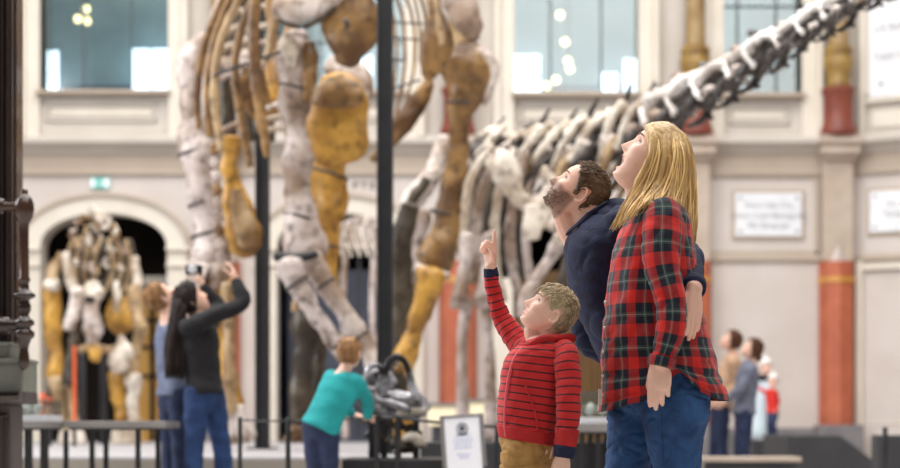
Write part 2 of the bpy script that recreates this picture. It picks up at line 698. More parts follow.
lit(131, 171, 48, 93, n=5)
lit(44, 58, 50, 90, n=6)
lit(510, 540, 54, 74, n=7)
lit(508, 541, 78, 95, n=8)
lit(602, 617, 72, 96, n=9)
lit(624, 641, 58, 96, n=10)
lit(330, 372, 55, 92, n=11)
for j, (x, y, lab) in enumerate(((78, 19, 'small glowing lamp reflection highest beside the first window bar'), (86, 9, 'small glowing lamp reflection topmost in the left upper window'), (87, 21, 'small glowing lamp reflection lower right of its two neighbours in the left upper window'),
                                 (560, 15, 'round glowing lamp reflection highest in the central upper window'), (565, 42, 'glowing lamp reflection second from the top in the central upper window'),
                                 (568, 61, 'glowing lamp reflection midway down the central upper window'), (570, 69, 'glowing lamp reflection just under the middle one of the central window'),
                                 (548, 86, 'glowing lamp reflection lowest in the central upper window, near the bright pane'), (556, 80, 'glowing lamp reflection second lowest in the central upper window'))):
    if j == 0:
        lab = 'small glowing lamp reflection on the left of its cluster in the left upper window'
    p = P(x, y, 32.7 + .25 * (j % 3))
    t = thing('lamp_reflection', lab, 'lamp', p, 'lamp reflections in the upper windows')  # added glowing balls standing in for lamp reflections in the glass
    MB().ball(p, .075, 12, 8).build('globe', M_LAMPGLINT, t)
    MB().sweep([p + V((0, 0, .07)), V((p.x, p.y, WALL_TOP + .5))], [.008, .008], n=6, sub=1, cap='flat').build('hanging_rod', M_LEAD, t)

# columns
for c, lab in ((222, 'terracotta wall column behind the long-haired woman, between two arches'), (458, 'terracotta wall column showing left of the framed certificate stand'),
               (693, 'terracotta and stone wall column rising behind the blonde woman'), (835, 'terracotta and ochre wall column to the right of the screwed white plaque')):
    x = wx(c)
    t = thing('column', lab, 'column', (x, WY - .2, 0), 'engaged columns of the hall wall')
    W_ = 17.5 / S
    if c in (458, 222):
        W_ = 19 / S
    MB().lathe((x, WY - .12, 0), [(W_, wz(425)), (W_, wz(263))], 8).xform(Matrix.Identity(4)).build('shaft', M_TERRA, t, smooth=False)
    MB().box((x - W_ - .08, WY - .55, 0), (x + W_ + .08, WY, wz(425))).build('plinth', M_PLINTH, t, smooth=False, bevel=.03)
    MB().lathe((x, WY - .12, 0), [(W_ + .02, wz(284)), (W_ + .02, wz(278))], 8).build('gold_band', M_GOLD, t, smooth=False)
    MB().box((x - 15 / S, WY - .3, wz(263)), (x + 15 / S, WY, wz(154))).build('pilaster', M_STONE, t, smooth=False, bevel=.03)
    MB().grid([[V((x + q * r_, WY - .32 - e, z)) for q, e in ((-1, -.05), (0, .06), (1, -.05), (0, -.05))] for r_, z in ((11 / S, wz(263)), (7 / S, wz(256)), (.005, wz(247)))]).build('stone_point', M_WALL, t, smooth=False)
    mb = MB()
    for d_, ww, y0, y1 in ((.4, 17, 163, 158), (.5, 19, 158, 148), (.56, 21, 148, 143), (.5, 19, 143, 139)):
        mb.box((x - ww / S, WY - d_, wz(y0)), (x + ww / S, WY, wz(y1)))
    mb.build('capital', M_STONE, t, smooth=False, bevel=.02)
    r = lambda *pp: [(a_ / S, wz(y)) for a_, y in pp]
    MB().lathe((x, WY - .28, 0), r((18, 139), (18, 134), (17, 132), (15.5, 127), (14.5, 122), (14.5, 99), (16, 97), (17, 94), (17, 92)), 28).build('pedestal', M_REDPED, t)
    MB().lathe((x, WY - .28, 0), r((13, 92), (13, 88), (11, 86), (13, 76), (15, 68), (14.5, 61), (12, 59), (14.5, 57), (14.5, 54), (12, 50)), 28).build('carved_vase', M_OCHRE2, t)
    MB().lathe((x, WY - .28, 0), r((11, 51), (10, 48), (9.5, 20), (8.8, -40), (8.5, -90), (13, -105), (14, -125)), 24).build('upper_shaft', M_OCHRE, t)

# white plaque of the narrow bay
x0, x1, z0, z1 = wx(735), wx(801), wz(236.5), wz(193.5)


def plaque(lab, lines, M4=None, x0=x0, x1=x1, z0=z0, z1=z1, yy=WY):
    c = V(((x0 + x1) / 2, yy, (z0 + z1) / 2))
    t = thing('wall_plaque', lab, 'plaque', c if M4 is None else M4 @ c)
    L = []
    a = MB().box((x0 - .07, yy - .03, z0 - .07), (x1 + .07, yy, z1 + .07))
    b = MB().box((x0, yy - .07, z0), (x1, yy - .03, z1))
    s4 = []
    for px, pz in ((x0 + .09, z0 + .09), (x1 - .09, z0 + .09), (x0 + .09, z1 - .09), (x1 - .09, z1 - .09)):
        s4.append(MB().lathe((px, yy - .07, pz), [(.03, 0), (.026, .012), (.0, .018)], 12, (0, -1, 0)))
    if M4 is not None:
        for q in [a, b] + s4:
            q.xform(M4)
    a.build('surround', M_WALL2, t, smooth=False, bevel=.01)
    b.build('slab', M_WHITE, t, smooth=False, bevel=.006)
    for q in s4:
        q.build('screw_head', M_INK, t)
    for dz, tx, size in lines:
        p = V((c.x, yy - .072, c.z + dz))
        ang = 0 if M4 is None else M4.to_euler().z
        text(tx, size, 'inscription', M_INK, t, p if M4 is None else M4 @ p, (pi / 2, 0, ang))
    return t


plaque('white screwed plaque with three lines of grey script between two columns', ((.17, 'Dura Uby Cra', .15), (-.02, 'Volun Com Bampg ate', .15), (-.2, 'Ma Gargi Jan', .15)))

# lower panel of the narrow bay
mb = MB()
for q in ((702, 818, 175, 178), (702, 706, 178, 255), (814, 818, 178, 255), (702, 818, 251, 255)):
    mb.box((wx(q[0]), WY - .05, wz(q[3])), (wx(q[1]), WY, wz(q[2])))
struct(mb.build('trim_31', M_WALL2, smooth=False, bevel=.01))

# exit sign and lettering over the arches
c = P(100, 183, WY - .06)
t = thing('exit_sign', 'small teal and white running-man exit sign above the left arch', 'sign', c)
MB().box((c.x - .17, WY - .06, c.z - .09), (c.x + .17, WY, c.z + .09)).build('sign_plate', M_TEAL, t, smooth=False)
MB().box((c.x - .165, WY - .07, c.z - .08), (c.x - .09, WY - .061, c.z + .08)).build('white_field', M_SIGNW, t, smooth=False)
MB().box((c.x + .07, WY - .07, c.z - .08), (c.x + .165, WY - .061, c.z + .08)).build('white_field', M_SIGNW, t, smooth=False)
mb = MB()
mb.ball((c.x + .015, WY - .066, c.z + .055), .016, 8, 6)
for a, b in (((0, .035), (-.01, -.01)), ((-.01, -.01), (.025, -.035)), ((.025, -.035), (.02, -.075)), ((-.01, -.01), (-.03, -.045)), ((-.03, -.045), (-.06, -.05)), ((0, .03), (.035, .01)), ((0, .03), (-.035, .01))):
    mb.sweep([(c.x + a[0], WY - .066, c.z + a[1]), (c.x + b[0], WY - .066, c.z + b[1])], [.008, .007], n=6, sub=1)
mb.build('running_figure', M_SIGNW, t)
p = P(364, 186, WY)
t = thing('wall_lettering', 'grey capital letters on the wall above the second arch', 'lettering', p)
text('P T E', .185, 'letters', M_LETTER, t, (p.x, WY - .004, p.z), (pi / 2, 0, 0), .004, bold=.004)

# angled right wall
TH = math.radians(27)
MR = Matrix.Translation((wx(853), WY, 0)) @ Matrix.Rotation(-TH, 4, 'Z')


def ru(x):
    k_ = (x - CX) / F
    return (k_ * WY - wx(853)) / (cos(TH) + k_ * sin(TH))


def rbox(mb, xa, xb, ya, yb, d0, d1):
    """box on the right wall between pixel columns, y at the reference distance of the column."""
    s0 = F / (WY - ru((xa + xb) / 2) * sin(TH))
    return mb.box((ru(xa), -d1, CZ + (CY - yb) / s0), (ru(xb), -d0, CZ + (CY - ya) / s0))


U1 = 7.0
struct(MB().box((0, 0, 0), (U1, .4, wz(150))).xform(MR).build('wall_right', M_WALL, smooth=False))
struct(MB().box((0, 0, wz(150)), (U1, .4, WALL_TOP)).xform(MR).build('wall_right_upper', M_UPPER, smooth=False))
for nm, m, pr in (('trim_32', M_UPPER, C((0, 136), (.10, 136), (.16, 139), (.34, 141), (.34, 145), (.26, 148), (.12, 151), (.1, 154), (0, 154))),
                  ('trim_33', M_WALL2, C((0, 154), (.05, 154), (.05, 171), (.08, 172), (.08, 175), (0, 175))),
                  ('trim_34', M_WALL2, C((0, 255), (.05, 255), (.07, 257), (.07, 260), (.05, 262), (0, 262)))):
    struct(MB().grid([[V((u, -d_, z)) for d_, z in pr] for u in (0, U1)]).xform(MR).build(nm, m, smooth=False))
d = struct(rbox(MB(), 862, 990, 269, 466, 0, .03).xform(MR).build('door_3', M_WALL, smooth=False))
mb = MB()
rbox(mb, 857, 864, 262, 466, 0, .12)
rbox(mb, 864, 995, 262, 268, 0, .12)
rbox(mb, 866, 990, 422, 424, .03, .05)
mb.xform(MR).build('door_frame', M_CREAM, d, smooth=False, bevel=.01)
d = struct(rbox(MB(), 869, 960, -90, 94, 0, .03).xform(MR).build('window_12', M_WHITE, smooth=False))
mb = MB()
rbox(mb, 861, 866, -90, 140, 0, .14)
rbox(mb, 866, 869, -90, 96, 0, .1)
rbox(mb, 866, 962, 96, 100, 0, .12)
mb.xform(MR).build('window_frame', M_CREAM, d, smooth=False, bevel=.01)
mb = MB()
rbox(mb, 873, 955, 108, 125, 0, .04)
mb.xform(MR).build('dado_panel', M_CREAM, d, smooth=False, bevel=.01)
for y, tx in ((27, 'UCRIR CENTA'), (56, 'TARTAT NEO')):
    s0 = F / 30.6
    p = V((ru(874), -.032, CZ + (CY - y) / s0))
    o = text(tx, .2, 'inscription', M_INK, d, MR @ p, (pi / 2, 0, -TH), align='LEFT')
rbox(MB(), 880, 883, 82, 86, .03, .05).xform(MR).build('screw_head', M_INK, d, smooth=False)
s0 = F / 30.7
plaque('white screwed plaque on the angled wall above the door, cut by the picture edge', ((.13, 'Du Wara Vico', .15), (-.05, 'Temp Vas Uniro', .15)), MR,
       ru(870.5), ru(870.5) + 1.5, CZ + (CY - 232) / s0, CZ + (CY - 191) / s0, 0.0)
# ------------------------------------------------------------------ fossils
def bonemat(name, a, b, c, rough=.42, sc=2.2):
    """mottled fossil: two tones in large patches, a third in fine streaks."""
    m = mat(name, a, rough, b, sc, .7, 9, contrast=(.40, .60))
    nt = m.node_tree
    bs = nt.nodes['Principled BSDF']
    old = bs.inputs['Base Color'].links[0].from_socket
    tc = [n for n in nt.nodes if n.type == 'TEX_COORD'][0]
    nz_ = nt.nodes.new('ShaderNodeTexNoise')
    nz_.inputs['Scale'].default_value = sc * 5
    nz_.inputs['Detail'].default_value = 6
    nt.links.new(tc.outputs['Object'], nz_.inputs['Vector'])
    mr = nt.nodes.new('ShaderNodeMapRange')
    mr.inputs['From Min'].default_value, mr.inputs['From Max'].default_value = .5, .76
    nt.links.new(nz_.outputs['Fac'], mr.inputs['Value'])
    mx = nt.nodes.new('ShaderNodeMix')
    mx.data_type = 'RGBA'
    mx.inputs[7].default_value = c
    nt.links.new(mr.outputs['Result'], mx.inputs[0])
    nt.links.new(old, mx.inputs[6])
    nt.links.new(mx.outputs[2], bs.inputs['Base Color'])
    return m


B_PALE = bonemat('bone_pale', rgb(226, 214, 206), rgb(160, 136, 118), rgb(100, 80, 64))
B_GREY = bonemat('bone_grey', rgb(204, 190, 184), rgb(140, 116, 98), rgb(84, 66, 52))
B_BROWN = bonemat('bone_brown', rgb(160, 122, 74), rgb(96, 66, 36), rgb(54, 36, 20))
B_GOLD = bonemat('bone_gold', rgb(206, 156, 68), rgb(150, 106, 44), rgb(92, 62, 26))
B_TAN = bonemat('bone_tan', rgb(188, 160, 122), rgb(132, 102, 66), rgb(78, 58, 38))
B_OLIVE = bonemat('bone_olive', rgb(84, 72, 56), rgb(54, 45, 35), rgb(32, 27, 22))
B_IVORY = bonemat('bone_ivory', rgb(226, 216, 202), rgb(178, 160, 140), rgb(112, 94, 76))
B_LIT = bonemat('bone_lit', rgb(246, 242, 238), rgb(214, 204, 196), rgb(140, 126, 114))  # top light on the neck plates, put into the bone colour
B_DARK = bonemat('bone_dark', rgb(78, 70, 66), rgb(42, 36, 34), rgb(24, 21, 20), .3, 5)
B_CAST = bonemat('cast_gunmetal', rgb(204, 202, 208), rgb(48, 45, 48), rgb(14, 13, 14), .2, 4.5)  # pale patches paint glossy highlights onto the dark cast
B_CAST.node_tree.nodes['Principled BSDF'].inputs['Metallic'].default_value = .45
POD = .45

struct(MB().box((-11.5, 13.0, 0), (1.9, 28.5, POD)).build('floor_podium', M_PODIUM, smooth=False, bevel=.02))
struct(MB().box((-11.5, 12.96, 0), (1.94, 13.0, POD - .03)).build('trim_35', M_EDGE, smooth=False))


def bone(root, name, m, pts, d, flat=.75, sub=4, n=16, rough=.16, ref=(1, 0, 0), label=None, cap='round', seed=0.0):
    """pts: (px, py, half-width px[, depth offset m])."""
    c, r = [], []
    for p in pts:
        dd = d + (p[3] if len(p) > 3 else 0)
        c.append(P(p[0], p[1], dd))
        w = p[2] * dd / F
        r.append((w, w * flat))
    mw = sum(a for a, b in r) / len(r)
    # half-width lies across the bone, in the plane that faces the hall front
    dsp = (lambda p, u, g: mw * rough * (2.2 * nz(p + V((seed, 0, 0)), .55 / max(mw, .02)) + 1.0 * nz(p, 1.6 / max(mw, .02)))) if rough else None
    mb = MB()
    mb.sweep(c, r, (0, 1, 0) if ref == (0, 1, 0) else None if ref is None else ref, n=n, sub=sub, disp=dsp, cap=cap)
    return mb.build(name, m, root, label=label)


def bonev(root, name, m, pts, d, **k):
    """mostly vertical bone: half-width runs along X."""
    return bone(root, name, m, pts, d, ref=(1, 0, 0), **k)


def boneh(root, name, m, pts, d, **k):
    """mostly horizontal bone: half-width runs along Z."""
    return bone(root, name, m, pts, d, ref=(0, 0, 1), **k)


M_STRAP = mat('strap_iron', rgb(70, 60, 54), .5)


def strap(root, x, y, hw, d, flat=.78, th=.013, tilt=0.0, m=None):
    w = hw * d / F
    c = P(x, y, d)
    q = V((tilt, 0, 1)).normalized() * th
    return MB().sweep([c - q, c + q], [(w, w * flat), (w, w * flat)], (1, 0, 0), n=16, sub=1, cap='flat').build('strap', m or M_STRAP, root)


# ---- the giant in the middle
base = P(330, 440, 15.6)
T = thing('sauropod_skeleton', 'towering brown and gold dinosaur skeleton filling the middle of the hall between black posts', 'skeleton', (base.x, base.y, POD))
d1, d2, d3 = 16.4, 15.2, 15.9
# fore limb on the left
bonev(T, 'scapula', B_GREY, [(208, 40, 8), (194, 54, 12), (187, 67, 11), (189, 84, 9), (190, 104, 10), (193, 128, 10)], d1, seed=1)
bonev(T, 'humerus', B_GREY, [(197, 122, 15), (196, 134, 17), (198, 156, 19), (202, 182, 18), (206, 210, 16.5), (209, 234, 17), (211, 252, 20), (211, 266, 20)], d1, seed=2)
for x, y, w in ((197, 152, 20), (205, 203, 18), (208, 234, 18)):
    strap(T, x, y, w, d1, tilt=-.25)
bonev(T, 'elbow_joint', B_PALE, [(193, 262, 5), (200, 268, 8), (212, 274, 18), (226, 268, 9), (232, 264, 5)], d1 - .1)
bonev(T, 'ulna', B_GOLD, [(214, 276, 15), (214, 292, 15), (216, 308, 15), (220, 328, 9), (226, 352, 7), (232, 384, 7), (236, 408, 8)], d1, seed=3)
bonev(T, 'radius', B_TAN, [(228, 286, 8), (229, 310, 7), (229, 345, 6), (230, 380, 7), (231, 410, 7)], d1 - .25, seed=4)
for k_, (x, y) in enumerate(((226, 440), (232, 443), (239, 444), (246, 441), (252, 436))):
    bonev(T, 'metacarpal', B_PALE, [(230 + k_ * 3, 406, 3.5), (229 + k_ * 4, 422, 2.6), (x, y - 5, 3.6), (x + 1, y, 3)], d1 - .1, n=8, sub=2)
# sternal bone and knobs beside it
bonev(T, 'sternal_bone', B_GOLD, [(231, 138, 11), (231, 150, 9), (231, 166, 7.5), (234, 188, 11), (238, 210, 16), (243, 232, 18), (246, 250, 14), (247, 256, 8)], 15.6, flat=.35, seed=5)
bonev(T, 'sternal_face', B_TAN, [(236, 190, 4), (240, 212, 9), (246, 234, 12), (249, 246, 8)], 15.42, flat=.3)
for k_ in range(9):
    y = 146 + k_ * 13.5
    bonev(T, 'rib_end', B_GREY if k_ % 3 else B_BROWN, [(213 + k_ * .8, y, 4.5), (216 + k_ * .8, y + 6, 5)], 15.9, n=8, sub=2)
# limb in the centre
bonev(T, 'humerus', B_GREY, [(298, 36, 13), (297, 46, 19), (295, 62, 18), (294, 84, 15.5), (295, 112, 13.5), (297, 142, 13), (298, 172, 13.5), (299, 200, 14.5), (301, 226, 18), (304, 242, 21), (306, 252, 21)], d2, seed=6)
bonev(T, 'humeral_head', B_IVORY, [(287, 36, 6), (288, 43, 9), (290, 54, 8), (291, 66, 5)], d2 - .2, seed=7.5)
bonev(T, 'humeral_crest', B_BROWN, [(309, 44, 6), (311, 62, 8), (309, 82, 7), (306, 100, 4)], d2 - .12, seed=7)
for x, y, w in ((294, 88, 16.5), (300, 217, 17)):
    strap(T, x, y, w, d2, tilt=.25)
boneh(T, 'elbow_clamp', M_BLACK, [(276, 256, 5), (290, 259, 6), (304, 257, 5), (316, 254, 4)], d2 - .25, rough=0)
bonev(T, 'ulna', B_GREY, [(290, 264, 13), (293, 276, 14), (300, 290, 12), (312, 309, 9.5), (328, 332, 8.5), (343, 352, 9), (350, 364, 8)], d2 - .3, seed=8)
bonev(T, 'radius', B_PALE, [(310, 258, 13), (316, 270, 12.5), (328, 288, 10.5), (343, 310, 9), (359, 334, 9.5), (371, 354, 11), (380, 374, 13), (385, 388, 13)], d2 - .1, seed=9)
for x, y, w, dd in ((297, 283, 13.5, d2 - .3), (326, 284, 11.5, d2 - .1), (361, 336, 10.5, d2 - .1), (338, 345, 9.5, d2 - .3)):
    strap(T, x, y, w, dd, tilt=-.7, th=.012)
# far shank
bonev(T, 'tibia', B_OLIVE, [(297, 306, 6), (304, 318, 13), (306, 336, 14), (303, 358, 11), (302, 380, 11), (301, 396, 13), (299, 408, 10), (297, 436, 9)], 17.2, seed=10)
bonev(T, 'fibula', B_OLIVE, [(322, 320, 7), (320, 350, 6), (318, 384, 6), (316, 420, 8)], 17.4, seed=11)
bonev(T, 'tibial_knob', B_TAN, [(295, 302, 4), (296, 309, 5)], 16.9, n=10, sub=2)
for k_, x in enumerate((286, 294, 302, 311)):
    bonev(T, 'phalanx', B_BROWN, [(295 + k_ * 3, 428, 4), (x, 441, 4)], 17.0, n=8, sub=2)
# shoulder plates in the middle
bonev(T, 'sternal_plate', B_GOLD, [(334, 76, 14), (337, 90, 25), (339, 108, 31), (339, 126, 32), (336, 144, 28), (330, 158, 17), (327, 166, 9)], 15.7, flat=.3, seed=12)
bonev(T, 'sternal_plate_crest', B_BROWN, [(337, 78, 10), (338, 85, 20), (338, 94, 25), (338, 103, 26)], 15.5, flat=.3, seed=12.4)
bonev(T, 'femur', B_GOLD, [(330, 150, 18), (328, 172, 19), (328, 196, 18), (327, 222, 15), (326, 250, 12.5), (328, 276, 10), (330, 292, 9)], 16.6, seed=13)
strap(T, 329, 174, 20, 16.6, tilt=.3)
strap(T, 327, 246, 13.5, 16.6, tilt=.2)
bonev(T, 'coracoid', B_BROWN, [(342, -6, 22), (346, 8, 29), (349, 24, 31), (350, 40, 28), (348, 54, 20), (345, 63, 9)], 15.0, flat=.45, rough=.12, seed=14)
bonev(T, 'coracoid_hole', B_OLIVE, [(345, 20, 3), (348, 26, 3)], 14.66, n=10, sub=2, rough=0)
boneh(T, 'scapula', B_PALE, [(276, 4, 8), (286, 8, 13), (300, 7, 16), (314, 2, 16), (330, -6, 13), (345, -16, 10)], 14.9, flat=.5, seed=15)
bonev(T, 'scapula_edge', B_OLIVE, [(280, 20, 3), (300, 27, 3), (318, 20, 3), (334, 8, 3)], 14.9, flat=.8)
bonev(T, 'glenoid_plate', B_PALE, [(330, 62, 10), (346, 74, 17), (356, 86, 16), (364, 98, 9)], 16.2, flat=.4, seed=16)
# ribs of the chest
for k_, (pts, m, dd) in enumerate((
        ([(236, -14, 4), (221, 20, 4), (211, 56, 4.2), (207, 96, 4), (210, 136, 4)], B_BROWN, 15.3),
        ([(246, -14, 4), (227, 24, 4.2), (216, 62, 4.6), (215, 104, 4.4), (221, 150, 4)], B_TAN, 15.1),
        ([(228, -14, 3.6), (211, 26, 3.8), (200, 62, 4), (197, 98, 4), (199, 128, 3)], B_BROWN, 15.5),
        ([(258, -14, 4), (242, 26, 4.4), (235, 66, 4.6), (240, 108, 4.6), (248, 152, 4), (250, 166, 3)], B_BROWN, 15.0),
        ([(256, -16, 6), (254, 24, 6), (255, 70, 6), (260, 110, 5.6), (265, 142, 4.6), (267, 156, 3)], B_BROWN, 14.8),
        ([(278, -14, 5), (276, 14, 5), (272, 36, 5), (266, 60, 4)], B_TAN, 15.2),
        ([(268, -14, 4), (270, 20, 4), (276, 48, 4), (276, 80, 3.5)], B_BROWN, 15.9),
        ([(222, 10, 4), (224, 70, 5), (226, 120, 5), (230, 160, 4)], B_OLIVE, 16.3))):
    bonev(T, 'rib', m, pts, dd, flat=.6, sub=5, n=10, seed=k_ * 3.1)
for k_, (x0_, y0_, x1_, y1_, w, m) in enumerate(((219, 24, 240, 10, 3.6, B_IVORY), (221, 36, 246, 24, 4, B_IVORY), (222, 50, 250, 40, 5, B_IVORY), (243, 12, 268, 6, 3.5, B_IVORY), (226, 64, 248, 54, 7, B_PALE),
                                                 (246, 30, 270, 26, 3.6, B_IVORY), (250, 44, 276, 42, 3, B_PALE), (238, 62, 262, 62, 6, B_PALE), (268, 108, 286, 104, 3.2, B_IVORY), (268, 119, 284, 117, 3.2, B_IVORY), (268, 130, 286, 129, 3.4, B_IVORY),
                                                 (222, 78, 240, 72, 4, B_GREY), (224, 130, 240, 124, 4, B_GREY))):
    boneh(T, 'vertebral_process', m, [(x0_, y0_, w), ((x0_ + x1_) / 2, (y0_ + y1_) / 2 - 1, w * .8), (x1_, y1_, w)], 16.0, n=8, sub=2, seed=k_)
for k_, (x, m) in enumerate(((206, B_GREY), (216, B_OLIVE), (228, B_OLIVE), (246, B_OLIVE), (266, B_OLIVE), (284, B_BROWN))):
    bonev(T, 'far_rib', m, [(x + 20, -14, 4), (x + 8, 20, 5), (x, 60, 5.5), (x + 1, 100, 5), (x + 6, 140, 4)], 16.9, flat=.6, n=10, seed=k_ * 1.9)
bonev(T, 'chest_plate', B_BROWN, [(258, 60, 17), (258, 80, 24), (262, 100, 21), (268, 122, 10)], 16.5, flat=.2, rough=.12, seed=17)
bonev(T, 'chest_plate', B_GOLD, [(276, 62, 10), (280, 80, 14), (280, 98, 10)], 16.3, flat=.25, seed=18)
boneh(T, 'mount_bar', M_BLACK, [(214, 76, 1.6), (245, 64, 1.6), (280, 52, 1.6)], 14.9, rough=0, n=8)
# open cage of thin ribs beside the right post
for k_, pts in enumerate((([(392, -10, 1.7), (402, 14, 1.7), (405, 44, 1.7), (404, 74, 1.7), (398, 104, 1.6), (394, 128, 1.4)]), ([(404, -10, 1.7), (411, 12, 1.7), (415, 40, 1.7), (413, 72, 1.7), (406, 104, 1.4)]),
                          ([(418, -10, 1.7), (423, 8, 1.7), (427, 30, 1.6)]), ([(388, -10, 1.6), (395, 30, 1.6), (396, 70, 1.6), (390, 110, 1.4)]), ([(412, -10, 1.5), (418, 16, 1.5), (421, 44, 1.5), (420, 60, 1.4)]))):
    bonev(T, 'thin_rib', B_BROWN, pts, 17.0, n=8, sub=4, flat=.9)
for a, b in (((388, 22), (430, 24)), ((388, 37), (420, 40)), ((388, 90), (420, 80)), ((388, 60), (404, 60))):
    boneh(T, 'mount_bar', M_BLACK, [(a[0], a[1], 1.1), (b[0], b[1], 1.1)], 16.8, n=8, sub=1, rough=0)
# hind limb
bonev(T, 'ischium', B_BROWN, [(432, -8, 5), (434, 8, 7), (436, 24, 12), (437, 42, 17), (434, 58, 15), (430, 72, 9), (429, 78, 5)], 15.6, flat=.35, rough=.1, seed=19)
bonev(T, 'ischium_ridge', B_TAN, [(436, 0, 2.6), (439, 24, 3.2), (442, 44, 3)], 15.4, flat=.8)
bonev(T, 'tail_vertebra', B_PALE, [(452, -12, 18), (460, 2, 16), (466, 18, 14), (472, 30, 11), (474, 38, 7)], 15.9, flat=.7, rough=.14, seed=20)
bonev(T, 'femur', B_BROWN, [(467, 52, 17), (468, 62, 26), (468, 76, 26), (465, 92, 19), (461, 112, 13.5), (459, 138, 11), (456, 162, 10.5), (453, 186, 11), (449, 208, 13), (445, 228, 16), (440, 246, 19), (436, 260, 20), (434, 266, 17)], d3, seed=21)
bonev(T, 'femur_head', B_PALE, [(478, 52, 7), (488, 60, 8), (493, 72, 6), (490, 88, 5), (485, 104, 3)], d3 - .05, flat=.9, seed=22)
strap(T, 462, 104, 16, d3, tilt=.1, th=.012)
strap(T, 444, 214, 14.5, d3, tilt=.3, th=.012)
bone(T, 'pubis', B_BROWN, [(430, 80, 5), (424, 92, 8), (414, 108, 10.5), (402, 124, 10), (388, 142, 7), (372, 160, 3.5)], 16.2, flat=.4, ref=(1, 0, 0), seed=23)
boneh(T, 'knee_cap', B_PALE, [(416, 266, 3), (424, 270, 5), (436, 274, 5), (448, 276, 4)], 15.7, n=10)
bonev(T, 'tibia', B_GOLD, [(431, 275, 15), (429, 287, 13), (424, 304, 10.5), (416, 326, 10.5), (409, 344, 11), (404, 358, 12), (402, 368, 11)], 15.7, seed=24)
bonev(T, 'fibula', B_OLIVE, [(410, 208, 9), (403, 232, 11), (401, 262, 12), (402, 296, 11), (401, 326, 10), (399, 352, 10), (398, 430, 9)], 17.2, seed=25)
for x in (388, 396, 404, 412):
    bonev(T, 'phalanx', B_GOLD, [(400 + (x - 400) * .5, 372, 5), (400 + (x - 400) * .8, 404, 4), (x, 438, 5)], 15.9, n=8, sub=2)

# steel posts
for x, w, dd, yb, lab in ((262.5, 7.2, 17.7, 455, 'thick black steel post to the right of the long-haired woman'), (385, 8.2, 14.1, 452, 'thick black steel post rising behind the dark dinosaur skull cast')):
    a, b = P(x, yb, dd), P(x, -60, dd)
    a.z = POD
    t = thing('support_post', lab, 'post', a, 'black mounting posts')
    r = w * dd / F
    mb = MB()
    mb.box((a.x - r, a.y - .05, a.z), (a.x + r, a.y + .05, b.z))
    for sg in (-1, 1):
        mb.box((a.x + sg * r * .75 - .012, a.y - .075, a.z), (a.x + sg * r * .75 + .012, a.y - .05, b.z))
    mb.build('upright', M_BLACK, t, smooth=False, bevel=.006)
    MB().box((a.x - r * 2, a.y - .16, a.z), (a.x + r * 2, a.y + .16, a.z + .02)).build('base_plate', M_BLACK, t, smooth=False)

# ---- second sauropod with the long neck sweeping to the upper right
base = P(530, 440, 18.5)
T2 = thing('long_necked_skeleton', 'pale and dark dinosaur skeleton whose knobbly neck sweeps up to the upper right corner', 'skeleton', (base.x, base.y, POD))
# spine path in pixels with the depth coming forward along the neck
SP = [(476, 146, 19.0), (500, 147, 19), (525, 149, 18.9), (552, 149, 18.7), (580, 146, 18.5), (605, 140, 18.2), (628, 132, 17.9), (650, 121, 17.6), (676, 107, 17.2), (702, 93, 16.8), (728, 78, 16.4), (753, 62, 16.0), (777, 46, 15.6), (800, 32, 15.3),
      (822, 19, 15.0), (842, 8, 14.7), (860, -2, 14.5), (880, -12, 14.3), (905, -24, 14.0)]
spc = [P(*q) for q in SP]
fine = spline(spc, 12)
cum = [0.0]
for a, b in zip(fine, fine[1:]):
    cum.append(cum[-1] + (b - a).length)


def along(t):
    for i in range(len(cum) - 1):
        if cum[i + 1] >= t:
            f_ = (t - cum[i]) / (cum[i + 1] - cum[i])
            return lerp(fine[i], fine[i + 1], f_), (fine[i + 1] - fine[i]).normalized()
    return fine[-1], (fine[-1] - fine[-2]).normalized()


def px_of(p):
    return CX + p.x * F / p.y


rvt = random.Random(17)


